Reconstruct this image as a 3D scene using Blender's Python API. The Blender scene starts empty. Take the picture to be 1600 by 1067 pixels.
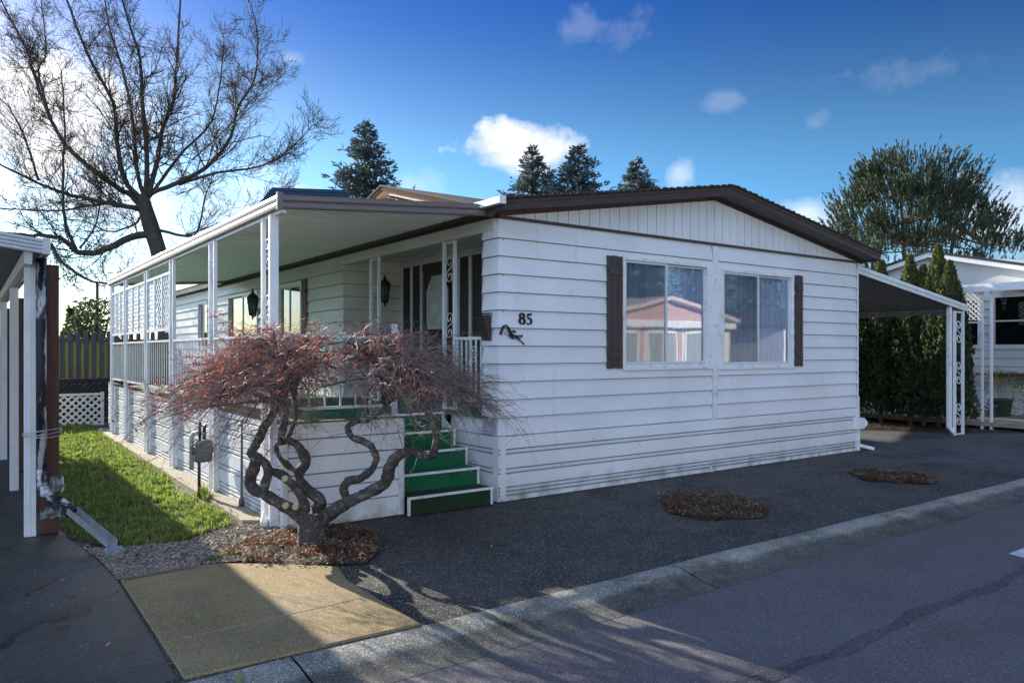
import bpy, math, random
from mathutils import Vector, Matrix, noise
R = math.radians
rnd = random.Random(7)
scene = bpy.context.scene
col = scene.collection
# ---------------------------------------------------------------- survey frame
# x runs along the street front of the home, y runs back along its side, z up, metres.
F, HX, HY, EYE = 1176., 800., 548., 1.70
UX, UY = .8094, .5872
CAM = Vector((-4.8714, -6.9668, EYE))
def P(px, py, d):
    """world point seen at photograph pixel (px,py) at survey depth d"""
    x = (px-HX)/F*d; y = d
    return Vector((CAM.x+x*UX+y*UY, CAM.y-x*UY+y*UX, EYE+(HY-py)/F*d))
# ---------------------------------------------------------------- mesh builder
class MB:
    def __init__(s): s.v=[]; s.f=[]; s.m=[]; s.sm=[]
    def face(s, pts, mi=0, smooth=False):
        n=len(s.v); s.v.extend([tuple(p) for p in pts]); s.f.append(tuple(range(n,n+len(pts)))); s.m.append(mi); s.sm.append(smooth)
    def box(s, a, b, mi=0):
        x0,y0,z0=min(a[0],b[0]),min(a[1],b[1]),min(a[2],b[2]); x1,y1,z1=max(a[0],b[0]),max(a[1],b[1]),max(a[2],b[2])
        n=len(s.v)
        s.v+= [(x0,y0,z0),(x1,y0,z0),(x1,y1,z0),(x0,y1,z0),(x0,y0,z1),(x1,y0,z1),(x1,y1,z1),(x0,y1,z1)]
        for q in ((0,3,2,1),(4,5,6,7),(0,1,5,4),(1,2,6,5),(2,3,7,6),(3,0,4,7)):
            s.f.append(tuple(n+i for i in q)); s.m.append(mi); s.sm.append(False)
        return s
    def bar(s, p, q, w, h=None, up=Vector((0,0,1)), mi=0):
        p=Vector(p); q=Vector(q); h=h or w; d=(q-p).normalized()
        u=Vector(up)
        if abs(d.dot(u))>.98: u=Vector((0,1,0))
        sx=d.cross(u).normalized(); sy=sx.cross(d).normalized()
        n=len(s.v)
        for o in (p,q):
            for i,j in ((-1,-1),(1,-1),(1,1),(-1,1)): s.v.append(tuple(o+sx*(i*w/2)+sy*(j*h/2)))
        for qd in ((0,1,2,3),(7,6,5,4),(0,4,5,1),(1,5,6,2),(2,6,7,3),(3,7,4,0)):
            s.f.append(tuple(n+i for i in qd)); s.m.append(mi); s.sm.append(False)
        return s
    def tube(s, pts, rad, n=6, mi=0, cap=True):
        pts=[Vector(p) for p in pts]
        if not hasattr(rad,'__len__'): rad=[rad]*len(pts)
        t=(pts[1]-pts[0]).normalized(); a=t.orthogonal().normalized(); base=len(s.v)
        for i,p in enumerate(pts):
            if i==0: d=pts[1]-p
            elif i==len(pts)-1: d=p-pts[i-1]
            else: d=pts[i+1]-pts[i-1]
            if d.length<1e-9: d=t.copy()
            d.normalize()
            a=(a-d*a.dot(d))
            if a.length<1e-6: a=d.orthogonal()
            a.normalize(); b=d.cross(a)
            for k in range(n):
                th=2*math.pi*k/n; s.v.append(tuple(p+(a*math.cos(th)+b*math.sin(th))*rad[i]))
        for i in range(len(pts)-1):
            for k in range(n):
                k2=(k+1)%n
                s.f.append((base+i*n+k,base+i*n+k2,base+(i+1)*n+k2,base+(i+1)*n+k)); s.m.append(mi); s.sm.append(True)
        if cap and n>3:
            s.f.append(tuple(base+k for k in range(n))[::-1]); s.m.append(mi); s.sm.append(False)
            l=base+(len(pts)-1)*n; s.f.append(tuple(l+k for k in range(n))); s.m.append(mi); s.sm.append(False)
        return s
    def prism(s, poly, vec, mi=0):
        """poly: 3D ring, extruded by vec"""
        vec=Vector(vec); poly=[Vector(p) for p in poly]; n=len(s.v); k=len(poly)
        s.v+=[tuple(p) for p in poly]+[tuple(p+vec) for p in poly]
        s.f.append(tuple(range(n,n+k))[::-1]); s.f.append(tuple(range(n+k,n+2*k))); s.m+= [mi,mi]; s.sm+=[False,False]
        for i in range(k):
            j=(i+1)%k; s.f.append((n+i,n+j,n+k+j,n+k+i)); s.m.append(mi); s.sm.append(False)
        return s
    def lathe(s, c, prof, n=20, mi=0, axis='z'):
        c=Vector(c); base=len(s.v)
        for r,h in prof:
            for k in range(n):
                th=2*math.pi*k/n; x,y=r*math.cos(th),r*math.sin(th)
                o={'z':Vector((x,y,h)),'x':Vector((h,x,y)),'y':Vector((x,h,y))}[axis]
                s.v.append(tuple(c+o))
        for i in range(len(prof)-1):
            for k in range(n):
                k2=(k+1)%n; s.f.append((base+i*n+k,base+i*n+k2,base+(i+1)*n+k2,base+(i+1)*n+k)); s.m.append(mi); s.sm.append(True)
        s.f.append(tuple(base+k for k in range(n))[::-1]); s.f.append(tuple(base+(len(prof)-1)*n+k for k in range(n))); s.m+=[mi,mi]; s.sm+=[False,False]
        return s
    def build(s, name, mats, parent=None, bevel=0):
        me=bpy.data.meshes.new(name); me.from_pydata(s.v,[],s.f)
        if not isinstance(mats,(list,tuple)): mats=[mats]
        for m in mats: me.materials.append(m)
        me.polygons.foreach_set('material_index', s.m); me.polygons.foreach_set('use_smooth', s.sm); me.update()
        o=bpy.data.objects.new(name,me); col.objects.link(o)
        if parent: o.parent=parent
        if bevel:
            b=o.modifiers.new('bevel','BEVEL'); b.width=bevel; b.segments=2; b.limit_method='ANGLE'; b.angle_limit=R(40)
        return o
def tag(o, label=None, cat=None, group=None, kind=None):
    if label: o['label']=label
    if cat: o['category']=cat
    if group: o['group']=group
    if kind: o['kind']=kind
    return o
def thing(name, label, cat, loc=(0,0,0), group=None):
    o=bpy.data.objects.new(name,None); col.objects.link(o); o.location=loc; o.empty_display_size=.2
    tag(o,label,cat,group)
    return o
def adopt(o, t):
    """child mesh was modelled in world coordinates: keep it there under an Empty that stands at its base"""
    o.parent=t; o.matrix_parent_inverse=Matrix.Translation(-t.location); return o
# ---------------------------------------------------------------- materials
def mat(name, c, rough=.6, var=0, vscale=3, c2=None, bump=0, bscale=30, metal=0, spec=.5, stretch=None, thresh=None, c3=None, s3=8, t3=(.55,.7), detail=6, sheen=0):
    m=bpy.data.materials.new(name); m.use_nodes=True; nt=m.node_tree; N=nt.nodes; L=nt.links
    b=N['Principled BSDF']; b.inputs['Base Color'].default_value=(*c,1); b.inputs['Roughness'].default_value=rough
    b.inputs['Metallic'].default_value=metal; b.inputs['Specular IOR Level'].default_value=spec
    tc=N.new('ShaderNodeTexCoord'); src=tc.outputs['Object']
    if stretch:
        mp=N.new('ShaderNodeMapping'); mp.inputs['Scale'].default_value=stretch; L.new(src,mp.inputs[0]); src=mp.outputs[0]
    out=None
    if var or c2:
        n=N.new('ShaderNodeTexNoise'); n.inputs['Scale'].default_value=vscale; n.inputs['Detail'].default_value=detail; n.inputs['Roughness'].default_value=.6; L.new(src,n.inputs['Vector'])
        r=N.new('ShaderNodeMapRange'); lo,hi=thresh or (.35,.65); r.inputs['From Min'].default_value=lo; r.inputs['From Max'].default_value=hi; L.new(n.outputs[0],r.inputs[0])
        mx=N.new('ShaderNodeMix'); mx.data_type='RGBA'
        ca=c if c2 else tuple(x*(1-var) for x in c); cb=c2 if c2 else tuple(min(1,x*(1+var)) for x in c)
        mx.inputs['A'].default_value=(*ca,1); mx.inputs['B'].default_value=(*cb,1); L.new(r.outputs[0],mx.inputs['Factor']); out=mx.outputs['Result']
    if c3:
        n=N.new('ShaderNodeTexNoise'); n.inputs['Scale'].default_value=s3; n.inputs['Detail'].default_value=5; L.new(tc.outputs['Object'],n.inputs['Vector'])
        r=N.new('ShaderNodeMapRange'); r.inputs['From Min'].default_value=t3[0]; r.inputs['From Max'].default_value=t3[1]; L.new(n.outputs[0],r.inputs[0])
        mx=N.new('ShaderNodeMix'); mx.data_type='RGBA'
        if out: L.new(out,mx.inputs['A'])
        else: mx.inputs['A'].default_value=(*c,1)
        mx.inputs['B'].default_value=(*c3,1); L.new(r.outputs[0],mx.inputs['Factor']); out=mx.outputs['Result']
    if out: L.new(out,b.inputs['Base Color'])
    if bump:
        n=N.new('ShaderNodeTexNoise'); n.inputs['Scale'].default_value=bscale; n.inputs['Detail'].default_value=4; L.new(tc.outputs['Object'],n.inputs['Vector'])
        bp=N.new('ShaderNodeBump'); bp.inputs['Strength'].default_value=bump; bp.inputs['Distance'].default_value=.01; L.new(n.outputs[0],bp.inputs['Height']); L.new(bp.outputs[0],b.inputs['Normal'])
    return m
def leafy(name,c,c2,vscale=6,trans=.45,tc_=None):
    m=mat(name,c,.7,c2=c2,vscale=vscale); nt=m.node_tree; N=nt.nodes; L=nt.links; b=N['Principled BSDF']; o=N['Material Output']
    t=N.new('ShaderNodeBsdfTranslucent'); src=b.inputs['Base Color'].links[0].from_socket
    g=N.new('ShaderNodeMix'); g.data_type='RGBA'; g.blend_type='MULTIPLY'; g.inputs['Factor'].default_value=1; L.new(src,g.inputs['A']); g.inputs['B'].default_value=(*(tc_ or (1.5,1.6,1.0)),1); L.new(g.outputs['Result'],t.inputs[0])
    x=N.new('ShaderNodeMixShader'); x.inputs[0].default_value=trans; L.new(b.outputs[0],x.inputs[1]); L.new(t.outputs[0],x.inputs[2]); L.new(x.outputs[0],o.inputs[0]); return m
def speckle(name, base, base2, speck, sscale=60, sfrac=.12, rough=.9, bump=.8, patch=None, pscale=.6, pt=(.5,.65), crack=False, spec=.3):
    """asphalt / aggregate: mottled base, pale chips of stone, grain relief"""
    m=bpy.data.materials.new(name); m.use_nodes=True; nt=m.node_tree; N=nt.nodes; L=nt.links
    b=N['Principled BSDF']; b.inputs['Roughness'].default_value=rough; b.inputs['Specular IOR Level'].default_value=spec
    tc=N.new('ShaderNodeTexCoord'); src=tc.outputs['Object']
    n=N.new('ShaderNodeTexNoise'); n.inputs['Scale'].default_value=1.3; n.inputs['Detail'].default_value=8; n.inputs['Roughness'].default_value=.65; L.new(src,n.inputs['Vector'])
    r=N.new('ShaderNodeMapRange'); r.inputs['From Min'].default_value=.3; r.inputs['From Max'].default_value=.7; L.new(n.outputs[0],r.inputs[0])
    mx=N.new('ShaderNodeMix'); mx.data_type='RGBA'; mx.inputs['A'].default_value=(*base,1); mx.inputs['B'].default_value=(*base2,1); L.new(r.outputs[0],mx.inputs['Factor']); out=mx.outputs['Result']
    if patch:
        n2=N.new('ShaderNodeTexNoise'); n2.inputs['Scale'].default_value=pscale; n2.inputs['Detail'].default_value=7; n2.inputs['Roughness'].default_value=.7; L.new(src,n2.inputs['Vector'])
        r2=N.new('ShaderNodeMapRange'); r2.inputs['From Min'].default_value=pt[0]; r2.inputs['From Max'].default_value=pt[1]; L.new(n2.outputs[0],r2.inputs[0])
        m2=N.new('ShaderNodeMix'); m2.data_type='RGBA'; L.new(out,m2.inputs['A']); m2.inputs['B'].default_value=(*patch,1); L.new(r2.outputs[0],m2.inputs['Factor']); out=m2.outputs['Result']
    v=N.new('ShaderNodeTexVoronoi'); v.inputs['Scale'].default_value=sscale; L.new(src,v.inputs['Vector'])
    sc=N.new('ShaderNodeSeparateColor'); L.new(v.outputs['Color'],sc.inputs[0])
    lt=N.new('ShaderNodeMath'); lt.operation='LESS_THAN'; lt.inputs[1].default_value=sfrac; L.new(sc.outputs[0],lt.inputs[0])
    d=N.new('ShaderNodeMath'); d.operation='LESS_THAN'; d.inputs[1].default_value=.42; L.new(v.outputs['Distance'],d.inputs[0])
    ml=N.new('ShaderNodeMath'); ml.operation='MULTIPLY'; L.new(lt.outputs[0],ml.inputs[0]); L.new(d.outputs[0],ml.inputs[1])
    m3=N.new('ShaderNodeMix'); m3.data_type='RGBA'; L.new(out,m3.inputs['A']); m3.inputs['B'].default_value=(*speck,1); L.new(ml.outputs[0],m3.inputs['Factor']); out=m3.outputs['Result']
    # grain to grain brightness
    v2=N.new('ShaderNodeTexVoronoi'); v2.inputs['Scale'].default_value=sscale*1.7; L.new(src,v2.inputs['Vector'])
    s2=N.new('ShaderNodeSeparateColor'); L.new(v2.outputs['Color'],s2.inputs[0])
    r3=N.new('ShaderNodeMapRange'); r3.inputs['To Min'].default_value=.55; r3.inputs['To Max'].default_value=1.5; L.new(s2.outputs[1],r3.inputs[0])
    hs=N.new('ShaderNodeHueSaturation'); L.new(out,hs.inputs['Color']); L.new(r3.outputs[0],hs.inputs['Value']); out=hs.outputs[0]
    if crack:
        v4=N.new('ShaderNodeTexVoronoi'); v4.feature='DISTANCE_TO_EDGE'; v4.inputs['Scale'].default_value=.35
        nn=N.new('ShaderNodeTexNoise'); nn.inputs['Scale'].default_value=2.5; nn.inputs['Detail'].default_value=6; L.new(src,nn.inputs['Vector'])
        va=N.new('ShaderNodeMix'); va.data_type='VECTOR'; va.inputs['Factor'].default_value=.25; L.new(src,va.inputs['A']); L.new(nn.outputs['Color'],va.inputs['B']); L.new(va.outputs['Result'],v4.inputs['Vector'])
        l4=N.new('ShaderNodeMath'); l4.operation='LESS_THAN'; l4.inputs[1].default_value=.0022; L.new(v4.outputs['Distance'],l4.inputs[0])
        m4=N.new('ShaderNodeMix'); m4.data_type='RGBA'; L.new(out,m4.inputs['A']); m4.inputs['B'].default_value=(.008,.008,.008,1); L.new(l4.outputs[0],m4.inputs['Factor']); out=m4.outputs['Result']
    L.new(out,b.inputs['Base Color'])
    bp=N.new('ShaderNodeBump'); bp.inputs['Strength'].default_value=bump; bp.inputs['Distance'].default_value=.008; L.new(v2.outputs['Distance'],bp.inputs['Height']); L.new(bp.outputs[0],b.inputs['Normal'])
    return m
def siding_mat(name, c, dirt=(.42,.40,.33), algae=True, rough=.45):
    m=bpy.data.materials.new(name); m.use_nodes=True; nt=m.node_tree; N=nt.nodes; L=nt.links
    b=N['Principled BSDF']; b.inputs['Roughness'].default_value=rough; b.inputs['Specular IOR Level'].default_value=.35
    tc=N.new('ShaderNodeTexCoord'); src=tc.outputs['Object']
    mp=N.new('ShaderNodeMapping'); mp.inputs['Scale'].default_value=(7,7,.8); L.new(src,mp.inputs[0])
    n=N.new('ShaderNodeTexNoise'); n.inputs['Scale'].default_value=1.5; n.inputs['Detail'].default_value=8; n.inputs['Roughness'].default_value=.65; L.new(mp.outputs[0],n.inputs['Vector'])
    r=N.new('ShaderNodeMapRange'); r.inputs['From Min'].default_value=.57; r.inputs['From Max'].default_value=1.25; L.new(n.outputs[0],r.inputs[0])
    mx=N.new('ShaderNodeMix'); mx.data_type='RGBA'; mx.inputs['A'].default_value=(*c,1); mx.inputs['B'].default_value=(*dirt,1); L.new(r.outputs[0],mx.inputs['Factor']); out=mx.outputs['Result']
    # faint chalky mottling
    n2=N.new('ShaderNodeTexNoise'); n2.inputs['Scale'].default_value=.9; n2.inputs['Detail'].default_value=5; L.new(src,n2.inputs['Vector'])
    r2=N.new('ShaderNodeMapRange'); r2.inputs['From Min'].default_value=.3; r2.inputs['From Max'].default_value=.7; r2.inputs['To Min'].default_value=.9; r2.inputs['To Max'].default_value=1.05; L.new(n2.outputs[0],r2.inputs[0])
    hs=N.new('ShaderNodeHueSaturation'); L.new(out,hs.inputs['Color']); L.new(r2.outputs[0],hs.inputs['Value']); out=hs.outputs[0]
    if algae:
        sp=N.new('ShaderNodeSeparateXYZ'); L.new(src,sp.inputs[0])
        rz=N.new('ShaderNodeMapRange'); rz.inputs['From Min'].default_value=.26; rz.inputs['From Max'].default_value=.0; L.new(sp.outputs['Z'],rz.inputs[0])
        n3=N.new('ShaderNodeTexNoise'); n3.inputs['Scale'].default_value=5; n3.inputs['Detail'].default_value=7; L.new(src,n3.inputs['Vector'])
        r3=N.new('ShaderNodeMapRange'); r3.inputs['From Min'].default_value=.42; r3.inputs['From Max'].default_value=.72; L.new(n3.outputs[0],r3.inputs[0])
        ml=N.new('ShaderNodeMath'); ml.operation='MULTIPLY'; L.new(rz.outputs[0],ml.inputs[0]); L.new(r3.outputs[0],ml.inputs[1])
        m3=N.new('ShaderNodeMix'); m3.data_type='RGBA'; L.new(out,m3.inputs['A']); m3.inputs['B'].default_value=(.30,.30,.22,1); L.new(ml.outputs[0],m3.inputs['Factor']); out=m3.outputs['Result']
    L.new(out,b.inputs['Base Color'])
    nb=N.new('ShaderNodeTexNoise'); nb.inputs['Scale'].default_value=4; nb.inputs['Detail'].default_value=5; mp2=N.new('ShaderNodeMapping'); mp2.inputs['Scale'].default_value=(1,1,5); L.new(src,mp2.inputs[0]); L.new(mp2.outputs[0],nb.inputs['Vector'])
    bp=N.new('ShaderNodeBump'); bp.inputs['Strength'].default_value=.25; bp.inputs['Distance'].default_value=.006; L.new(nb.outputs[0],bp.inputs['Height']); L.new(bp.outputs[0],b.inputs['Normal'])
    return m
def glass_mat(name, tint=(.8,.85,.9), refl=.35, screen=0):
    m=bpy.data.materials.new(name); m.use_nodes=True; nt=m.node_tree; N=nt.nodes; L=nt.links
    N.remove(N['Principled BSDF']); o=N['Material Output']
    t=N.new('ShaderNodeBsdfTransparent'); t.inputs[0].default_value=(*tint,1)
    g=N.new('ShaderNodeBsdfGlossy'); g.inputs['Roughness'].default_value=.012+screen*.1; g.inputs['Color'].default_value=(.95,.97,1,1)
    fr=N.new('ShaderNodeFresnel'); fr.inputs['IOR'].default_value=1.7
    ad=N.new('ShaderNodeMath'); ad.operation='ADD'; ad.use_clamp=True; ad.inputs[1].default_value=refl; L.new(fr.outputs[0],ad.inputs[0])
    # old panes are slightly wavy
    tc=N.new('ShaderNodeTexCoord'); n=N.new('ShaderNodeTexNoise'); n.inputs['Scale'].default_value=1.6; n.inputs['Detail'].default_value=1; L.new(tc.outputs['Object'],n.inputs['Vector'])
    bp=N.new('ShaderNodeBump'); bp.inputs['Strength'].default_value=.06; bp.inputs['Distance'].default_value=.02; L.new(n.outputs[0],bp.inputs['Height']); L.new(bp.outputs[0],g.inputs['Normal'])
    ge=N.new('ShaderNodeNewGeometry'); ib=N.new('ShaderNodeMath'); ib.operation='SUBTRACT'; ib.inputs[0].default_value=1; L.new(ge.outputs['Backfacing'],ib.inputs[1])
    mu=N.new('ShaderNodeMath'); mu.operation='MULTIPLY'; L.new(ad.outputs[0],mu.inputs[0]); L.new(ib.outputs[0],mu.inputs[1])
    mx=N.new('ShaderNodeMixShader'); L.new(mu.outputs[0],mx.inputs[0]); L.new(t.outputs[0],mx.inputs[1]); L.new(g.outputs[0],mx.inputs[2]); last=mx.outputs[0]
    if screen:
        df=N.new('ShaderNodeBsdfDiffuse'); df.inputs[0].default_value=(.10,.11,.12,1)
        m2=N.new('ShaderNodeMixShader'); m2.inputs[0].default_value=screen; L.new(last,m2.inputs[1]); L.new(df.outputs[0],m2.inputs[2]); last=m2.outputs[0]
    L.new(last,o.inputs[0]); return m
M={}
M['white']=siding_mat('white_siding',(.79,.80,.82))
M['cream']=siding_mat('cream_siding',(.66,.66,.60),dirt=(.45,.43,.36),algae=False)
M['skirt']=siding_mat('skirt_white',(.84,.86,.88),dirt=(.50,.50,.46))
M['gap']=mat('lap_shade_strip',(.17,.18,.19),.9,c2=(.26,.27,.28),vscale=6)  # shade line under laps and in skirt grooves, painted as dark strips
M['trim']=mat('trim_white',(.78,.79,.80),.4,var=.06,vscale=4,bump=.1,c3=(.46,.45,.38),s3=7,t3=(.58,.80))
M['postw']=mat('post_white',(.74,.76,.78),.45,var=.06,vscale=5,c3=(.40,.38,.33),s3=9,t3=(.68,.8))
M['brown']=mat('brown_trim',(.052,.030,.024),.5,var=.2,vscale=6,bump=.1)
M['shutter']=mat('brown_shutter',(.060,.040,.036),.6,var=.15,vscale=8,bump=.15,bscale=60,stretch=(1,1,.15))
M['dark']=mat('dark_slot',(.012,.012,.013),.8)
M['roofing']=mat('shingle_roofing',(.030,.028,.027),.9,var=.4,vscale=14,bump=.8,bscale=50)
M['pan']=mat('awning_pan',(.88,.90,.85),.5,var=.05,vscale=2)
M['pan2']=mat('awning_pan_grey',(.20,.21,.22),.6,var=.08,vscale=2)
M['fascia']=mat('awning_fascia',(.165,.135,.128),.28,var=.06,vscale=4,c3=(.22,.19,.17),s3=6,t3=(.66,.8))
M['fasciaw']=mat('carport_fascia',(.52,.56,.60),.4,var=.08,vscale=3)
M['frame']=mat('window_frame',(.62,.65,.68),.35,var=.05,vscale=6)
M['alum']=mat('old_aluminium',(.50,.50,.47),.45,var=.1,vscale=9,metal=.4)
M['glass']=glass_mat('glass',refl=.15,tint=(.95,.97,1))
M['glass2']=glass_mat('glass_screened',refl=.10,screen=.20,tint=(.9,.93,.96))
M['glassd']=glass_mat('glass_dark',refl=.12,tint=(.7,.75,.75))
M['curtain']=mat('curtain_blue',(.40,.47,.57),.9,var=.12,vscale=2,stretch=(6,6,.3))
M['curtainw']=mat('curtain_pale',(.22,.25,.22),.9,var=.1,vscale=2)
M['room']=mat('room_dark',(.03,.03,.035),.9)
M['panelbrown']=mat('panel_brown',(.034,.025,.022),.6,var=.2,vscale=5)
M['door']=mat('door_brown',(.05,.036,.03),.5,var=.2,vscale=7,bump=.1)
M['carpet']=mat('green_carpet',(.006,.10,.043),.95,c2=(.009,.15,.065),vscale=40,bump=.5,bscale=220,c3=(.014,.028,.01),s3=4,t3=(.58,.75))
M['carpetmoss']=mat('green_carpet_mossy',(.006,.055,.026),.95,c2=(.022,.030,.008),vscale=7,thresh=(.38,.6),bump=.8,bscale=90,c3=(.05,.035,.016),s3=12,t3=(.6,.75))
M['mossedge']=mat('mossy_edge',(.20,.19,.08),.95,c2=(.10,.12,.03),vscale=9,bump=.6,bscale=60)
M['concrete']=speckle('concrete_walk',(.26,.235,.18),(.36,.32,.24),(.48,.44,.36),90,.1,bump=.4)
M['slab']=speckle('slab_tan',(.225,.168,.082),(.335,.258,.135),(.42,.34,.20),120,.10,bump=.35,patch=(.165,.155,.135),pscale=1.7,pt=(.52,.75))
M['kerb']=speckle('kerb_concrete',(.15,.15,.13),(.25,.245,.215),(.42,.42,.39),80,.10,bump=.35,patch=(.085,.09,.072),pscale=2.2,pt=(.5,.68))
M['yard']=speckle('yard_asphalt',(.050,.047,.042),(.086,.082,.075),(.36,.345,.32),90,.17,bump=.45,patch=(.034,.036,.032),pscale=1.1,pt=(.5,.66))
M['moss']=mat('moss',(.035,.06,.008),.95,c2=(.08,.12,.015),vscale=20,bump=1,bscale=60)
M['drive']=speckle('drive_asphalt',(.065,.067,.073),(.10,.103,.112),(.22,.22,.22),70,.05,bump=.4,patch=(.028,.029,.032),pscale=.8,crack=True,spec=.5)
M['street']=speckle('street_asphalt',(.115,.110,.118),(.155,.148,.155),(.36,.36,.35),120,.05,bump=.3,patch=(.13,.115,.115),pscale=.35,pt=(.45,.6))
M['tar']=speckle('tar_seam',(.075,.071,.080),(.115,.108,.118),(.2,.2,.2),75,.05,bump=.4)
M['paint']=mat('road_paint',(.72,.74,.76),.7,c2=(.55,.56,.57),vscale=12)
M['yellow']=mat('survey_paint_yellow',(.34,.33,.08),.9,c2=(.25,.24,.10),vscale=30)
M['red']=mat('kerb_paint_red',(.20,.07,.05),.9,c2=(.24,.16,.11),vscale=14)
M['soil']=mat('lawn_soil',(.055,.058,.02),.95,c2=(.10,.085,.04),vscale=14,bump=1,bscale=40,c3=(.06,.045,.02),s3=3,t3=(.6,.72))
M['bedsoil']=mat('bed_soil',(.05,.035,.024),.95,c2=(.09,.065,.045),vscale=30,bump=1,bscale=60)
M['gravel']=speckle('gravel_fine',(.15,.125,.10),(.24,.205,.165),(.40,.36,.31),45,.3,bump=.4,patch=(.06,.06,.03),pscale=2,pt=(.5,.65))
M['field']=mat('ground_far',(.06,.075,.03),.95,var=.3,vscale=.4)
M['wetpave']=speckle('carport_floor',(.035,.037,.034),(.06,.06,.056),(.12,.12,.11),60,.04,rough=.55,bump=.3,patch=(.02,.024,.018),pscale=.9,crack=True,spec=.5)
M['bark']=mat('bark_dark',(.050,.042,.032),.9,c2=(.10,.088,.07),vscale=9,bump=.8,bscale=25)
M['mbark']=mat('maple_bark',(.060,.050,.042),.85,c2=(.17,.155,.135),vscale=16,thresh=(.50,.68),bump=1.0,bscale=70,c3=(.30,.29,.25),s3=34,t3=(.63,.70))
M['cutwood']=mat('cut_wood',(.42,.33,.22),.8,var=.15,vscale=20)
M['twig']=mat('maple_twig',(.13,.080,.066),.55,c2=(.36,.27,.235),vscale=7)
M['leafred']=leafy('dead_leaf_red',(.34,.095,.075),(.18,.055,.05),8,.45,(1.3,1.1,1.0))
M['leafrust']=leafy('dead_leaf_rust',(.42,.19,.13),(.28,.10,.075),8,.45,(1.3,1.1,1.0))
M['btwig']=mat('bare_twig',(.055,.040,.028),.8,c2=(.10,.072,.045),vscale=2)
M['spruce']=leafy('spruce_needles',(.055,.080,.080),(.12,.155,.155),1.5,.2,(1.1,1.15,1.1))
M['pine']=leafy('pine_needles',(.022,.040,.018),(.060,.080,.034),.9,.10)
M['pinetrunk']=mat('pine_bark',(.16,.09,.06),.9,var=.3,vscale=6)
M['arb']=leafy('arborvitae_green',(.017,.034,.012),(.038,.062,.018),3,.22)
M['arbtip']=leafy('arborvitae_tip',(.13,.13,.03),(.09,.11,.025),4,.35)
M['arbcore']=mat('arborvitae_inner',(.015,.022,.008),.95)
M['litter']=mat('leaf_litter',(.075,.040,.024),.95,c2=(.03,.022,.014),vscale=18,bump=1,bscale=50)
M['grassA']=leafy('grass_blade',(.19,.27,.055),(.30,.36,.11),3,.45,(1.25,1.3,.9))
M['grassB']=leafy('grass_blade_dark',(.085,.15,.03),(.15,.21,.05),3,.45,(1.25,1.3,.9))
M['straw']=mat('grass_straw',(.26,.22,.10),.8)
M['sedred']=leafy('sedum_red',(.32,.085,.06),(.20,.045,.04),10,.35,(1.4,1.1,1.0))
M['sedgreen']=leafy('sedum_green',(.15,.21,.10),(.08,.13,.05),10,.35)
M['sedpale']=mat('sedum_pale',(.34,.29,.20),.8)
M['dryred']=mat('dry_heather',(.12,.055,.045),.85,c2=(.07,.035,.03),vscale=20)
M['stone']=mat('stone_chip',(.22,.18,.145),.85,c2=(.44,.38,.32),vscale=8)
M['timber']=mat('brown_timber',(.085,.036,.026),.7,var=.25,vscale=6,bump=.4,bscale=20,stretch=(4,4,.5))
M['peel']=mat('peeling_paint',(.012,.012,.015),.6,c2=(.55,.57,.60),vscale=3.2,thresh=(.5,.56),stretch=(2.2,2.2,.55),bump=.3,bscale=20)
M['galv']=mat('galvanised',(.50,.51,.52),.35,var=.15,vscale=12,metal=.7)
M['black']=mat('black_iron',(.010,.010,.013),.45)
M['blacklamp']=mat('black_lamp',(.014,.014,.015),.4,spec=.6)
M['lampglass']=mat('lamp_glass',(.10,.11,.11),.1)
M['meter']=mat('meter_grey',(.085,.10,.095),.5,var=.15,vscale=14)
M['fencedark']=mat('fence_weathered',(.060,.062,.065),.9,c2=(.10,.10,.10),vscale=6,stretch=(5,5,.4),bump=.4)
M['fenceyel']=mat('fence_sunlit_yellow',(.44,.38,.10),.9,c2=(.30,.27,.08),vscale=5,stretch=(5,5,.4))  # light coming through the gaps is put into this bright yellow
M['lattdark']=mat('lattice_dark',(.022,.020,.020),.9)
M['nwall']=siding_mat('neighbour_siding',(.66,.67,.66),algae=False)
M['purple']=mat('purple_plastic',(.08,.05,.16),.5)
M['potgreen']=mat('pot_green',(.035,.07,.05),.5)
M['potgrey']=mat('pot_grey',(.12,.13,.15),.5)
M['ivy']=leafy('ivy_leaf',(.08,.11,.035),(.14,.15,.05),9,.3)
M['vine']=mat('ivy_stem',(.11,.09,.05),.9)
M['pink']=mat('pink_siding',(.50,.33,.30),.6,var=.04,vscale=3)
M['sun_litter_tan']=mat('sunlit_soffit_litter_tan',(.34,.23,.15),.7,var=.12,vscale=8)  # sunlight painted as tan on the cross soffit; also a litter colour
M['darkroof']=mat('dark_roof',(.024,.034,.055),.45,var=.15,vscale=5)
M['greywall']=mat('grey_wall',(.30,.31,.32),.8,var=.1,vscale=2)
M['bush']=leafy('bush_leaf',(.045,.06,.03),(.08,.095,.045),2,.3)
M['leafor']=mat('orange_leaf',(.40,.13,.03),.7)
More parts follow.
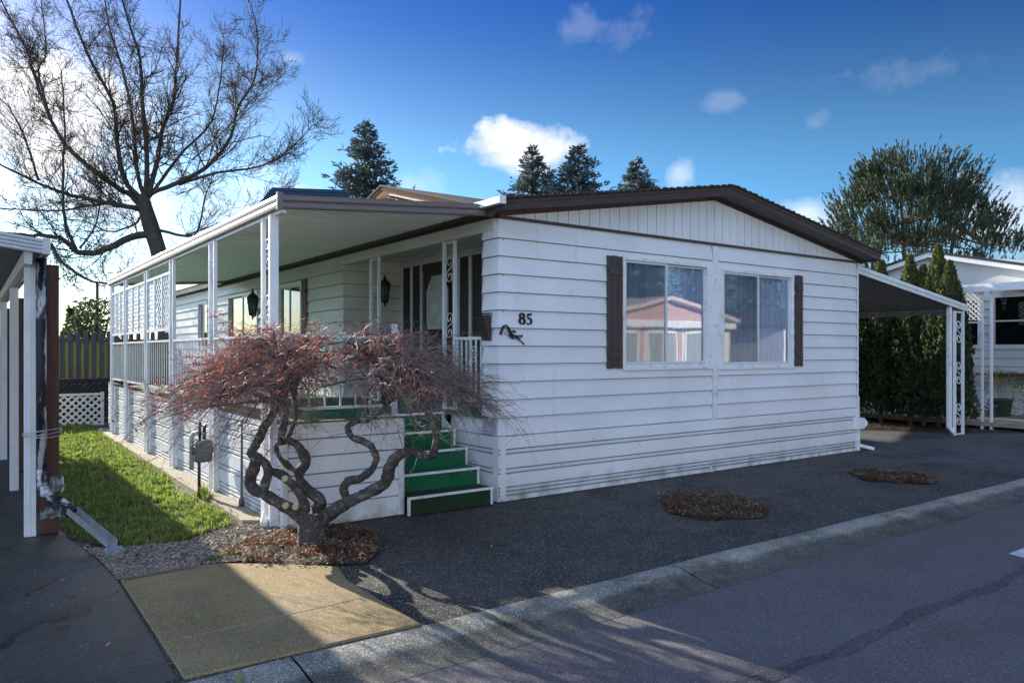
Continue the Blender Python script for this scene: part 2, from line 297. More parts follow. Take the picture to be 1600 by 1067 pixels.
# ---------------------------------------------------------------- sky and sun
TO_SUN=Vector((-.41,2.72,1)).normalized()
el=math.asin(TO_SUN.z); az=math.atan2(TO_SUN.x,TO_SUN.y)
w=bpy.data.worlds.new('World'); scene.world=w; w.use_nodes=True
N=w.node_tree.nodes; L=w.node_tree.links; bg=N['Background']
sky=N.new('ShaderNodeTexSky'); sky.sky_type='NISHITA'; sky.sun_disc=False; sky.sun_elevation=el; sky.sun_rotation=az; sky.altitude=50; sky.air_density=1.15; sky.dust_density=.35; sky.ozone_density=3.5
SKY=.083
k1=N.new('ShaderNodeVectorMath'); k1.operation='SCALE'; k1.inputs['Scale'].default_value=.17; L.new(sky.outputs[0],k1.inputs[0])
gm_=N.new('ShaderNodeGamma'); gm_.inputs['Gamma'].default_value=1.45; L.new(k1.outputs[0],gm_.inputs['Color'])
k2=N.new('ShaderNodeVectorMath'); k2.operation='SCALE'; k2.inputs['Scale'].default_value=1/.17; L.new(gm_.outputs[0],k2.inputs[0])
hs=N.new('ShaderNodeHueSaturation'); hs.inputs['Saturation'].default_value=1.12; L.new(k2.outputs[0],hs.inputs['Color'])
tc=N.new('ShaderNodeTexCoord'); sp=N.new('ShaderNodeSeparateXYZ'); L.new(tc.outputs['Generated'],sp.inputs[0])
def math_n(op,a,b=None,c=None,clamp=False):
    n=N.new('ShaderNodeMath'); n.operation=op; n.use_clamp=clamp
    for i,x in enumerate((a,b,c)):
        if x is None: continue
        if isinstance(x,(int,float)): n.inputs[i].default_value=x
        else: L.new(x,n.inputs[i])
    return n.outputs[0]
azn=math_n('ARCTAN2',sp.outputs['X'],sp.outputs['Y']); eln=math_n('ARCSINE',sp.outputs['Z'])
nz=N.new('ShaderNodeTexNoise'); nz.inputs['Scale'].default_value=9; nz.inputs['Detail'].default_value=9; nz.inputs['Roughness'].default_value=.58; nz.inputs['Distortion'].default_value=.3; L.new(tc.outputs['Generated'],nz.inputs['Vector'])
nz2=N.new('ShaderNodeTexNoise'); nz2.inputs['Scale'].default_value=34; nz2.inputs['Detail'].default_value=8; nz2.inputs['Roughness'].default_value=.62; L.new(tc.outputs['Generated'],nz2.inputs['Vector'])
nzf=math_n('ADD',math_n('SUBTRACT',nz.outputs[0],.5),math_n('MULTIPLY',math_n('SUBTRACT',nz2.outputs[0],.5),.38))
CAMAZ=math.atan2(UY,UX)
def dirof(px,py):
    x=(px-HX)/F; z=(HY-py)/F; h=math.hypot(x,1); return CAMAZ+math.atan2(x,1), math.atan2(z,h)
clouds=[ # photo px, py, half width, half height, opacity, edge raggedness
 (40,180,170,75,1.0,2.2),(820,232,104,46,1.0,1.5),(1575,345,85,60,.55,2.4),(1250,345,95,35,.5,2.4),(905,48,60,28,.10,5.0),
 (1272,190,46,26,.13,4.5),(1300,122,30,12,.07,5),(1465,110,80,22,.09,5.0),(1062,275,22,26,.4,3.0),(640,290,60,26,.25,2.6),(330,330,260,55,.55,2.6),(455,92,26,14,.3,2.6),(1130,160,30,14,.1,2.6)]
mask=None
for px,py,hw,hh,op,rag in clouds:
    a0,e0=dirof(px,py); sa=hw/F; se=hh/F
    dx=math_n('DIVIDE',math_n('SUBTRACT',azn,a0),sa); dy=math_n('DIVIDE',math_n('SUBTRACT',eln,e0),se)
    rr=math_n('SQRT',math_n('ADD',math_n('MULTIPLY',dx,dx),math_n('MULTIPLY',dy,dy)))
    v=math_n('ADD',math_n('SUBTRACT',1.0,rr),math_n('MULTIPLY',nzf,rag))
    soft=2.6 if op>.9 else 1.2
    v=math_n('MULTIPLY',math_n('MULTIPLY',v,soft,clamp=True),op)
    mask=v if mask is None else math_n('MAXIMUM',mask,v)
# broken low cloud all round the horizon (thickest towards the sun), and unseen bright bluish cloud added behind the viewer as fill light
low=math_n('MULTIPLY',math_n('SUBTRACT',math_n('ADD',.125,math_n('MULTIPLY',nzf,.35)),eln),7,clamp=True)
saz=math_n('COSINE',math_n('SUBTRACT',azn,az)); low=math_n('MULTIPLY',low,math_n('MULTIPLY_ADD',saz,.75,.10,clamp=True))
mask=math_n('MAXIMUM',mask,low)
nb=N.new('ShaderNodeTexNoise'); nb.inputs['Scale'].default_value=2.2; nb.inputs['Detail'].default_value=7; L.new(tc.outputs['Generated'],nb.inputs['Vector'])
back=math_n('MULTIPLY',math_n('SUBTRACT',nb.outputs[0],.40),5,clamp=True)
bh=math_n('MULTIPLY',math_n('MULTIPLY_ADD',math_n('COSINE',math_n('SUBTRACT',azn,CAMAZ+.35)),-1.6,-.55),1,clamp=True)
mask=math_n('MAXIMUM',mask,math_n('MULTIPLY',back,bh))
mask=math_n('MULTIPLY',mask,math_n('GREATER_THAN',eln,-.01))
cc=N.new('ShaderNodeMix'); cc.data_type='RGBA'; shade=N.new('ShaderNodeMapRange'); shade.inputs['From Min'].default_value=.35; shade.inputs['From Max'].default_value=.62; L.new(nz.outputs[0],shade.inputs[0]); L.new(shade.outputs[0],cc.inputs['Factor'])
CL=1.0
cc.inputs['A'].default_value=(3.9*CL,4.2*CL,4.8*CL,1); cc.inputs['B'].default_value=(6.2*CL,6.2*CL,6.3*CL,1)
rp=N.new('ShaderNodeValToRGB'); rp.color_ramp.interpolation='B_SPLINE'
els=rp.color_ramp.elements; ramp=[(0,(.50,.66,.95)),(6,(.58,.71,.90)),(12,(.80,.82,.80)),(17.4,(.80,.64,.57)),(24.5,(.25,.34,.55)),(32,(.30,.40,.60)),(60,(.5,.6,.75))]
els[0].position=0; els[0].color=(*ramp[0][1],1); els[1].position=1; els[1].color=(*ramp[-1][1],1)
for dg_,c_ in ramp[1:-1]: e_=els.new(dg_/60); e_.color=(*c_,1)
L.new(math_n('DIVIDE',eln,R(60),clamp=True),rp.inputs[0])
skm=N.new('ShaderNodeMix'); skm.data_type='RGBA'; skm.blend_type='MULTIPLY'; skm.inputs['Factor'].default_value=1; L.new(hs.outputs[0],skm.inputs['A']); L.new(rp.outputs[0],skm.inputs['B'])
bk_=N.new('ShaderNodeMix'); bk_.data_type='RGBA'; L.new(bh,bk_.inputs['Factor']); L.new(cc.outputs['Result'],bk_.inputs['A']); bk_.inputs['B'].default_value=(6.6,8.7,12.6,1)  # rear cloud colour, raised as added fill for the shaded front wall
mixc=N.new('ShaderNodeMix'); mixc.data_type='RGBA'; L.new(mask,mixc.inputs['Factor']); L.new(skm.outputs['Result'],mixc.inputs['A']); L.new(bk_.outputs['Result'],mixc.inputs['B'])
L.new(mixc.outputs['Result'],bg.inputs['Color']); bg.inputs['Strength'].default_value=SKY
sl=bpy.data.lights.new('sun','SUN'); sl.energy=4.5; sl.angle=R(.55); sl.color=(1,.90,.76)
so=bpy.data.objects.new('sun',sl); col.objects.link(so); so.rotation_euler=(-TO_SUN).to_track_quat('-Z','Y').to_euler(); so.location=(-5,20,12)
# ---------------------------------------------------------------- camera
cd=bpy.data.cameras.new('camera'); cam=bpy.data.objects.new('camera',cd); col.objects.link(cam); scene.camera=cam
cam.location=CAM; cam.rotation_euler=(R(90),0,-CAMAZ); cd.sensor_width=36; cd.lens=36*F/1600; cd.shift_y=(HY-533.5)/1600; cd.clip_end=1500; cd.clip_start=.05
scene.view_settings.view_transform='Standard'; scene.view_settings.look='None'; scene.view_settings.gamma=1; scene.view_settings.exposure=1.45
# ---------------------------------------------------------------- ground
def sheet(name, poly, z, m, label=None):
    b=MB(); b.face([(x,y,z) for x,y in poly]); return tag(b.build(name,m),label,None,None,'structure')
def grid(name, x0,x1,y0,y1,nx,ny,zf,m):
    b=MB()
    for i in range(nx+1):
        for j in range(ny+1):
            x=x0+(x1-x0)*i/nx; y=y0+(y1-y0)*j/ny; b.v.append((x,y,zf(x,y)))
    for i in range(nx):
        for j in range(ny):
            b.f.append((i*(ny+1)+j,(i+1)*(ny+1)+j,(i+1)*(ny+1)+j+1,i*(ny+1)+j+1)); b.m.append(0); b.sm.append(True)
    return tag(b.build(name,m),None,None,None,'structure')
sheet('ground',[(-500,-500),(500,-500),(500,500),(-500,500)],-.10,M['field'])
sheet('yard',[(-60,-2.86),(60,-2.86),(60,30),(-60,30)],-.012,M['yard'])
# carport floor of the left neighbour, drive slab, side drive
sheet('neighbour_driveway',[(-12,-2.84),(-3.98,-2.78),(-3.96,-.73),(-3.99,0.0),(-4.12,1.0),(-4.14,16),(-12,16)],-.006,M['wetpave'])
SLAB=[(-3.95,-2.79),(-2.58,-2.83),(-2.585,-1.75),(-2.50,-1.36),(-2.70,-1.12),(-3.28,-.68),(-3.94,-.73)]
b=MB(); b.prism([(x,y,-.03) for x,y in SLAB],(0,0,.034)); tag(b.build('driveway_slab',M['slab'],bevel=.006),None,None,None,'structure')
b=MB(); b.bar((-3.93,-2.23,.0045),(-2.60,-2.17,.0045),.010,.004); tag(b.build('slab_joint',M['concrete']),None,None,None,'structure')
sheet('side_drive',[(7.5,-.1),(6.7,-1.55),(6.95,-2.84),(40,-2.84),(40,-1.0),(13.0,-.7),(10.75,1.8),(10.75,18),(7.55,18)],-.008,M['drive'])
# rolled kerb and gutter
def kz(y):
    pts=[(-2.84,-.004),(-2.88,.012),(-2.98,.012),(-3.08,-.012),(-3.20,-.052),(-3.36,-.058)]
    for (ya,za),(yb,zb) in zip(pts,pts[1:]):
        if ya>=y>=yb: return za+(zb-za)*(ya-y)/(ya-yb)
    return pts[-1][1]
ys=[-2.84,-2.86,-2.88,-2.93,-2.98,-3.03,-3.08,-3.14,-3.20,-3.28,-3.36]
b=MB(); xs=[-40+i*3.05 for i in range(33)]
for k in range(len(xs)-1):
    x0,x1=xs[k]+.006,xs[k+1]-.006; n=12
    if x1<-10 or x0>40: n=1
    idx={}
    for i in range(n+1):
        x=x0+(x1-x0)*i/n
        rise=min(1,max(.25,(x+1.6)/1.6))           # the lip is flush at the drives and stands proud beyond them
        for j,y in enumerate(ys):
            z=kz(y); z=z*rise+(1-rise)*(-.012-.040*j/(len(ys)-1)) if z>-.04 else z
            idx[i,j]=len(b.v); b.v.append((x,y+.006*math.sin(x*3.1),z))
    for i in range(n):
        for j in range(len(ys)-1):
            b.f.append((idx[i,j],idx[i,j+1],idx[i+1,j+1],idx[i+1,j])); b.m.append(0); b.sm.append(True)
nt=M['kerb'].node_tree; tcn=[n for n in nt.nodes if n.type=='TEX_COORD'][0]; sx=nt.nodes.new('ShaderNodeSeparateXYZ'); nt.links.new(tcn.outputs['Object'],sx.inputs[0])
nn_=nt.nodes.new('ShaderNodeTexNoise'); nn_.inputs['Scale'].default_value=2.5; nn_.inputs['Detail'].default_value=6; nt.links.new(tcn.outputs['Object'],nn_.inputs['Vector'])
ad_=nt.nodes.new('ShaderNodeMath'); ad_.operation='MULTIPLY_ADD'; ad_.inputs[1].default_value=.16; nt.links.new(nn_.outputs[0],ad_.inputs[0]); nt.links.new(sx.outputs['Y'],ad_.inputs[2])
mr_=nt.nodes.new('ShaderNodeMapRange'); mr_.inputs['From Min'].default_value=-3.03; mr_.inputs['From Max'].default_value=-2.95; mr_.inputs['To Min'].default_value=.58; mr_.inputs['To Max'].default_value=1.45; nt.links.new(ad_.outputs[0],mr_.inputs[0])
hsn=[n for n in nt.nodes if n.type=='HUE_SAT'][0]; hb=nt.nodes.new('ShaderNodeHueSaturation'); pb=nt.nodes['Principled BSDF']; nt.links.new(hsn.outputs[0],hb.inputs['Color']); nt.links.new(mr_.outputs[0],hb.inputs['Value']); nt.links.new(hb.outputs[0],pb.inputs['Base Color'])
M['kerbfar']=M['concrete']
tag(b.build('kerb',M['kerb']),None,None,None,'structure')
sheet('street',[(-60,-3.35),(60,-3.35),(60,-9.6),(-60,-9.6)],-.060,M['street'])
# meandering seam sealed with tar, painted bar, survey marks
b=MB(); pl=[(-6+i*.25,-4.50+.025*math.sin(i*.8)+.02*math.sin(i*2.3)) for i in range(90)]
for (xa,ya),(xb,yb) in zip(pl,pl[1:]):
    wv=.045+.012*math.sin(xa*7); b.face([(xa,ya-wv,-.057),(xb,yb-wv,-.057),(xb,yb+wv,-.057),(xa,ya+wv,-.057)])
tag(b.build('street_seam',M['tar']),None,None,None,'structure')
b=MB(); b.face([(2.44,-4.215,-.055),(3.5,-4.215,-.055),(3.5,-4.345,-.055),(2.40,-4.345,-.055)]); tag(b.build('road_marking',M['paint']),None,None,None,'structure')
def mark(name,p,q,wd,z,m):
    p=Vector((*p,z)); q=Vector((*q,z)); b=MB(); d=(q-p); n=Vector((-d.y,d.x,0)).normalized()*wd/2; k=8
    L_,R_=[],[]
    for i in range(k+1):
        c=p.lerp(q,i/k); j=rnd.uniform(.6,1.1); L_.append(c+n*j); R_.append(c-n*rnd.uniform(.6,1.1))
    for i in range(k): b.face([L_[i],L_[i+1],R_[i+1],R_[i]])
    return tag(b.build(name,m),None,None,None,'structure')
mark('paint_mark',(-3.66,-1.80),(-3.68,-1.93),.03,.0085,M['yellow'])
mark('paint_mark',(-3.69,-2.88),(-3.75,-3.05),.035,-.012,M['yellow'])
mark('paint_mark',(-3.52,-.80),(-3.55,-.87),.02,.0085,M['yellow'])
mark('paint_mark',(-3.92,-.765),(-3.42,-.72),.05,.0085,M['red'])
# side strip walk, lawn, gravel
b=MB(); b.prism([(-2.66,.62,-.02),(-2.40,.42,-.02),(-2.40,11.4,-.02),(-2.60,11.4,-.02)],(0,0,.05)); tag(b.build('side_walk',M['concrete'],bevel=.008),None,None,None,'structure')
LAWN=[(-4.12,1.0),(-3.86,.32),(-3.30,.18),(-2.70,.60),(-2.61,11.4),(-2.45,13.2),(-4.12,13.2)]
def inpoly(x,y,poly):
    c=False; n=len(poly)
    for i in range(n):
        x1,y1=poly[i]; x2,y2=poly[(i+1)%n]
        if (y1>y)!=(y2>y) and x<(x2-x1)*(y-y1)/(y2-y1)+x1: c=not c
    return c
b=MB(); b.face([(x,y,-.002) for x,y in LAWN]); tag(b.build('lawn_ground',M['soil']),None,None,None,'structure')
GRAV=[(-3.99,-.05),(-3.96,-.72),(-3.28,-.67),(-2.62,-.9),(-2.45,.05),(-2.44,.5),(-2.70,.62),(-3.30,.19),(-3.86,.33),(-4.05,.5)]
b=MB(); b.face([(x,y,.001) for x,y in GRAV]); tag(b.build('gravel_strip',M['gravel']),None,None,None,'structure')
def stones(poly,n,s0,s1,z=.004,name='gravel',label='loose grey and tan gravel between the lawn and the driveway slab',mats=None):
    b=MB(); xs=[p[0] for p in poly]; yy=[p[1] for p in poly]; k=0
    while k<n:
        x=rnd.uniform(min(xs),max(xs)); y=rnd.uniform(min(yy),max(yy))
        if not inpoly(x,y,poly): continue
        k+=1; s=rnd.uniform(s0,s1); th=rnd.uniform(0,6.3); h=s*rnd.uniform(.3,.6); mi=rnd.randrange(2)
        ring=[(x+s*math.cos(th+q*1.257)*rnd.uniform(.7,1),y+s*.7*math.sin(th+q*1.257)*rnd.uniform(.7,1),z) for q in range(5)]
        top=(x,y,z+h)
        for q in range(5): b.face([ring[q],ring[(q+1)%5],top],mi)
    return tag(b.build(name,mats or [M['stone'],M['gravel']]),label,'gravel',None,'stuff')
stones(GRAV,5200,.006,.016)
def grass(poly,n,name,label,hmin=.025,hmax=.06,z=0):
    b=MB(); xs=[p[0] for p in poly]; yy=[p[1] for p in poly]; k=0
    y0,y1=min(yy),max(yy)
    while k<n:
        x=rnd.uniform(min(xs),max(xs)); y=y0+(y1-y0)*rnd.random()**1.7
        if not inpoly(x,y,poly): continue
        c=math.sin(x*9+1.3*math.sin(y*5))*math.sin(y*7+x*3)
        if c<-.55 and rnd.random()<.6: k+=1; continue
        nv=noise.noise(Vector((x*3.1,y*2.2,3)))
        if nv>.22 and rnd.random()<min(.93,(nv-.15)*4): k+=1; continue
        if not (inpoly(x+.05,y,poly) and inpoly(x-.05,y,poly) and inpoly(x,y-.07,poly)) and noise.noise(Vector((x*9,y*9,1)))>-.12: k+=1; continue
        k+=1; c=.6*c+.5*math.sin(x*31+y*3)*math.sin(y*23-x*9); h=rnd.uniform(hmin,hmax)*(1.0+.75*c)*(1.8 if rnd.random()<.03 else 1); th=rnd.uniform(0,6.3); wd=rnd.uniform(.003,.0065)*(1+y*.12); le=rnd.uniform(.2,.9)*h
        dx,dy=math.cos(th),math.sin(th); ox,oy=-dy*wd,dx*wd
        mi=(0 if rnd.random()<.62 else 1) if rnd.random()<.90-.25*(c<-.2) else 2
        b.face([(x-ox,y-oy,z),(x+ox,y+oy,z),(x+ox*.7+dx*le*.4,y+oy*.7+dy*le*.4,z+h*.6),(x-ox*.7+dx*le*.4,y-oy*.7+dy*le*.4,z+h*.6)],mi)
        b.face([(x-ox*.7+dx*le*.4,y-oy*.7+dy*le*.4,z+h*.6),(x+ox*.7+dx*le*.4,y+oy*.7+dy*le*.4,z+h*.6),(x+dx*le,y+dy*le,z+h)],mi)
    return tag(b.build(name,[M['grassA'],M['grassB'],M['straw']]),label,'grass',None,'stuff')
grass(LAWN,74000,'lawn','narrow strip of rough green grass between the carport and the porch skirting')
def leafbed(poly,n,name,label,mats,weights,size,zmax,cat,z0=.0,mound=None,cx=None):
    b=MB(); xs=[p[0] for p in poly]; yy=[p[1] for p in poly]; k=0
    while k<n:
        x=rnd.uniform(min(xs),max(xs)); y=rnd.uniform(min(yy),max(yy))
        if not inpoly(x,y,poly): continue
        k+=1
        if noise.noise(Vector((x*5.3,y*5.3,7)))>.12 and rnd.random()<.85: continue
        lump=.5+.5*math.sin(x*23+3*math.sin(y*11))*math.sin(y*27+2*math.sin(x*17))
        z=z0+rnd.random()*zmax*(.25+.9*lump); s=rnd.uniform(.6,1.3)*size; th=rnd.uniform(0,6.3); ti=rnd.uniform(-.9,.9)
        sel=rnd.random()+.25*math.sin(x*6+y*9)*math.sin(y*5-x*4)
        mi=0
        for q,wt in enumerate(weights):
            if sel>wt: mi=q
        u=Vector((math.cos(th),math.sin(th),ti*.8)); v=Vector((-math.sin(th),math.cos(th),rnd.uniform(-.5,.5)))
        c=Vector((x,y,z)); b.face([c-u*s,c-v*s*.45,c+u*s,c+v*s*.45],mi)
    return tag(b.build(name,mats),label,cat,None,'stuff')
BED=[(-3.20,-.56),(-2.86,-.10),(-2.50,.02),(-2.10,-.02),(-1.84,-.12),(-1.80,-.62),(-2.02,-1.15),(-2.30,-1.42),(-2.62,-1.22),(-2.95,-.93)]
sheet('planting_bed_soil',BED,.006,M['bedsoil'])
leafbed(BED,17000,'sedum_bed','red and green sedum ground cover round the foot of the twisted maple',[M['sedred'],M['sedgreen'],M['sedpale']],[-9,.52,.84],.013,.075,'ground cover',.005)
MOSSP=[(-3.35,-.60),(-3.0,-.25),(-2.85,-.3),(-3.1,-.62)]
leafbed(MOSSP,2600,'moss_patch','bright green moss at the left tip of the sedum bed',[M['grassA'],M['moss']],[-9,.5],.008,.02,'moss',.004)
PAT1=[(1.62,-.90),(1.12,-1.50),(1.14,-1.98),(1.70,-2.25),(2.15,-2.02),(2.36,-1.35),(2.0,-.85)]
PAT2=[(5.20,-1.15),(4.66,-1.70),(5.10,-2.33),(5.45,-2.26),(5.80,-1.84),(5.55,-1.25)]
for pt,lb,sz in ((PAT1,'dry reddish heather mound in the paving, nearer to the porch steps',.085),(PAT2,'flat reddish planting patch in the paving near the right end of the home',.05)):
    sheet('planting_bed_soil',pt,.0,M['bedsoil'])
    o=leafbed(pt,9000,'heather_patch',lb,[M['dryred'],M['sedred'],M['grassB'],M['sedpale']],[-9,.50,.74,.98],.014,sz,'ground cover',.002); o['group']='low planting patches in the paving'
for (x,y,r,n) in ((-1.45,-.75,.35,600),(-1.15,-1.0,.22,300),(-.9,-1.15,.12,150)):
    pass
MOSS2=[(-1.75,-.55),(-1.3,-.5),(-.9,-.95),(-.75,-1.35),(-1.1,-1.25),(-1.5,-1.0)]
b=MB(); k=0
while k<900:
    x=rnd.uniform(-1.8,-.6); y=rnd.uniform(-1.5,-.4)
    k+=1
    if not inpoly(x,y,MOSS2) or math.sin(x*11)*math.sin(y*13)<.1: continue
    s=rnd.uniform(.006,.016); b.face([(x-s,y,-.009),(x,y-s*.8,-.008),(x+s,y,-.007),(x,y+s*.8,-.008)])
tag(b.build('moss_film',M['moss']),'thin green moss film on the paving in front of the green steps','moss',None,'stuff')
b=MB()
for q in range(2): b.face([(-4.43,-1.57,.004),(-4.36,-1.59,.01),(-4.35,-1.56,.006),(-4.41,-1.54,.012)])
tag(b.build('fallen_leaf',M['leafor']),'single orange leaf lying on the dark driveway at lower left','leaf')
def scatter(name,label,x0,x1,y0,y1,n,mats,z,seed,s0=.012,s1=.03,test=None):
    q=random.Random(seed); b=MB(); k=0
    while k<n:
        x=q.uniform(x0,x1); y=q.uniform(y0,y1)
        if noise.noise(Vector((x*2.1,y*2.1,seed)))<-.02 and q.random()<.8: k+=1; continue
        k+=1
        if test and not test(x,y): continue
        s_=q.uniform(s0,s1); th=q.uniform(0,6.3); u=Vector((math.cos(th),math.sin(th),q.uniform(-.4,.4)))*s_; v=Vector((-math.sin(th),math.cos(th),q.uniform(-.5,.5)))*s_*q.uniform(.35,.6); c=Vector((x,y,z+s_*.35)); b.face([c-u,c-v,c+u,c+v],q.randrange(len(mats)))
    return tag(b.build(name,mats),label,'leaf litter',None,'stuff')
DR=[M['litter'],M['dryred'],M['sedpale'],M['cutwood']]
scatter('leaf_debris','scattered dead leaves and twigs over the gravel and lawn edge beside the slab',-4.05,-2.45,-.70,1.3,520,DR,.004,51)
scatter('leaf_debris','dead leaves collected along the foot of the porch skirting',-2.78,-2.60,.8,9,420,DR,.03,52,.01,.022)
scatter('leaf_debris','small debris and moss flakes on the shaded neighbouring driveway',-5.6,-4.0,-2.6,2.0,170,DR+[M['moss']],.0,53,.008,.02)
scatter('leaf_debris','few dry leaves and chips lying on the dark paving before the home',-1.9,6.5,-2.7,-.05,260,DR,-.008,54,.007,.018)
stones([(-1.95,-.3),(-1.8,-2.80),(7,-2.80),(7,-.1)],9000,.0025,.0065,-.011,'loose_chips','loose pale stone chips on the dark paving in front of the home',[M['stone'],M['yard']])
for pt_,sd_ in ((PAT1,61),(PAT2,62)):
    cx0=sum(p[0] for p in pt_)/len(pt_); cy0=sum(p[1] for p in pt_)/len(pt_)
    scatter('leaf_debris','dry flakes spilling past the rim of the '+('larger near' if sd_==61 else 'flatter far')+' planting patch',cx0-.95,cx0+.95,cy0-.95,cy0+.95,900,[M['dryred'],M['litter'],M['sedred']],-.006,sd_,.007,.022,lambda x,y: .45<math.hypot(x-cx0,y-cy0)<.72+.25*noise.noise(Vector((x*4,y*4,2))))
MBED=[(-3.35,-.75),(-2.5,.15),(-1.6,.0),(-1.55,-.9),(-2.1,-1.55),(-2.75,-1.30)]
scatter('leaf_debris','red leaves fallen past the rim of the maple bed',-3.4,-1.5,-1.6,.2,700,[M['leafred'],M['leafrust'],M['litter']],.003,55,.01,.022,lambda x,y: inpoly(x,y,MBED))
# ---------------------------------------------------------------- wall helpers
def lap(mb,O,D,Nn,x0,x1,z0,z1,zb=.742,h=.2032,out=.034,inn=.004,m0=0,m1=0,mi=0,gi=1):
    O=Vector(O); D=Vector(D); Nn=Vector(Nn); i0=int(math.floor((z0-zb)/h+1e-6)); z=z0
    def pt(x,off,zz,mit): return O+D*(x+mit*off)+Nn*off+Vector((0,0,zz))
    i=i0
    while z<z1-1e-5:
        lb=zb+i*h; lt=lb+h; za=max(z0,lb); zc=min(z1,lt); full=zc>lt-1e-4 and z1>lt+.02; zt_=zc; zc=zc-.009 if full else zc
        oa=out+(inn-out)*(za-lb)/h; oc=out+(inn-out)*(zc-lb)/h
        mb.face([pt(x0,oa,za,m0),pt(x1,oa,za,m1),pt(x1,oc,zc,m1),pt(x0,oc,zc,m0)],mi)
        mb.face([pt(x0,0,za,0),pt(x1,0,za,0),pt(x1,oa,za,m1),pt(x0,oa,za,m0)],mi)
        mb.face([pt(x0,0,za,0),pt(x0,oa,za,m0),pt(x0,oc,zc,m0),pt(x0,0,zc,0)],mi)
        mb.face([pt(x1,0,za,0),pt(x1,0,zc,0),pt(x1,oc,zc,m1),pt(x1,oa,za,m1)],mi)
        if full:
            oe=oc-.003; mb.face([pt(x0,oe,zc,m0),pt(x1,oe,zc,m1),pt(x1,oe,zt_,m1),pt(x0,oe,zt_,m0)],gi)  # dark strip painting the shade beneath the next lap
        z=zt_; i+=1
def profile_wall(mb,O,D,Nn,x0,x1,prof,mi=0,m0=0,m1=0,gi=1):
    """prof: list of (offset,z) from bottom to top, extruded along D"""
    O=Vector(O); D=Vector(D); Nn=Vector(Nn)
    for (oa,za),(oc,zc) in zip(prof,prof[1:]):
        mb.face([O+D*(x0+m0*oa)+Nn*oa+Vector((0,0,za)),O+D*(x1+m1*oa)+Nn*oa+Vector((0,0,za)),O+D*(x1+m1*oc)+Nn*oc+Vector((0,0,zc)),O+D*(x0+m0*oc)+Nn*oc+Vector((0,0,zc))],gi if (oa==oc and 0<oa<.0125 and zc-za<.02) else mi)
    for x,m in ((x0,m0),(x1,m1)):
        mb.face([O+D*x+Vector((0,0,prof[0][1]))]+[O+D*(x+m*o)+Nn*o+Vector((0,0,z)) for o,z in prof]+[O+D*x+Vector((0,0,prof[-1][1]))],mi)
def skirt_prof(top):
    p=[(.0,0.0),(.028,.0),(.028,.045)]
    edges=[.06,.105,.15,.31,.36,.53,.58] + ([.74,.80,.92] if top>.9 else [])
    for e in edges:
        if e+.02>top: break
        p+=[(.034,e-.009),(.008,e-.006),(.008,e+.006),(.028,e+.012)]
    p+=[(.030,top-.01),(.0,top)]
    return p
def spiral_s(c,ax,up,H,n=14):
    c=Vector(c); ax=Vector(ax); up=Vector(up); Rr=H/4*.92; pts=[]
    for i in range(n+1):
        t=i/n; th=R(-200+t*430); r=Rr*(.28+.72*t); pts.append((r*math.cos(th),H/4+r*math.sin(th)))
    full=pts+[(-x,-y) for x,y in pts[::-1]]
    return [c+ax*x+up*y for x,y in full]
# ---------------------------------------------------------------- the home
W=7.44; ZS=.742; ZT=3.185; LEN=17.5
home=thing('mobile_home','white single storey home with brown roof trim and number 85 on its front wall','house',(3.7,8,0))
H=lambda mb,name,m,bev=0: adopt(mb.build(name,m,bevel=bev),home)
X=Vector((1,0,0)); Y=Vector((0,1,0)); Z=Vector((0,0,1))
WIN=[(1.91,3.60,1.48,2.91),(3.86,5.60,1.46,2.88)]
b=MB()
def front(x0,x1,z0,z1,m0=0,m1=0): lap(b,(0,0,0),X,-Y,x0,x1,z0,z1,m0=m0,m1=m1)
a0,a1,za,zb_=WIN[0]; c0,c1,zc,zd=WIN[1]
front(0,a0,ZS,ZT,m0=-1); front(a0,a1,ZS,za); front(a0,a1,zb_,ZT)
front(a1,3.66,ZS,ZT); front(3.775,c0,ZS,ZT); front(c0,c1,ZS,zc); front(c0,c1,zd,ZT); front(c1,W,ZS,ZT,m1=1)
lap(b,(0,0,0),Y,-X,0,.30,ZS,ZT,m0=-1)         # short return round the left corner
b.box((.30,.02,.9),(.02,.30,3.3))
H(b,'front_wall',[M['white'],M['gap']])
b=MB(); b.box((3.603,-.0365,1.44),(3.6715,.0,2.93)); b.box((3.7685,-.0365,1.44),(3.857,.0,2.93)); b.box((3.672,-.037,ZS-.02),(3.768,.0,ZT-.004)); b.box((3.658,-.004,ZS),(3.671,0,ZT),1); b.box((3.690,-.043,ZS),(3.75,-.0375,ZT-.006)); H(b,'seam_batten',[M['trim'],M['dark']],.003)
b=MB()
profile_wall(b,(0,0,0),X,-Y,0,W,skirt_prof(.735),m0=-1,m1=1)
profile_wall(b,(0,0,0),Y,-X,0,1.0,skirt_prof(.735),m0=-1)
profile_wall(b,(W,0,0),Y,X,0,LEN,skirt_prof(.735),m0=-1)
b.box((-.006,-.036,0),(.07,-.031,.735)); b.box((-.036,-.036,0),(-.031,.07,.735)); b.box((W-.07,-.036,0),(W+.0,-.031,.735))
H(b,'skirting',[M['skirt'],M['gap']])
b=MB(); lap(b,(W,0,0),Y,X,0,LEN,ZS,ZT,m0=-1); b.box((W-.02,-.036,ZS+.01),(W+.034,-.031,ZT-.05)); H(b,'side_wall',[M['white'],M['gap']])
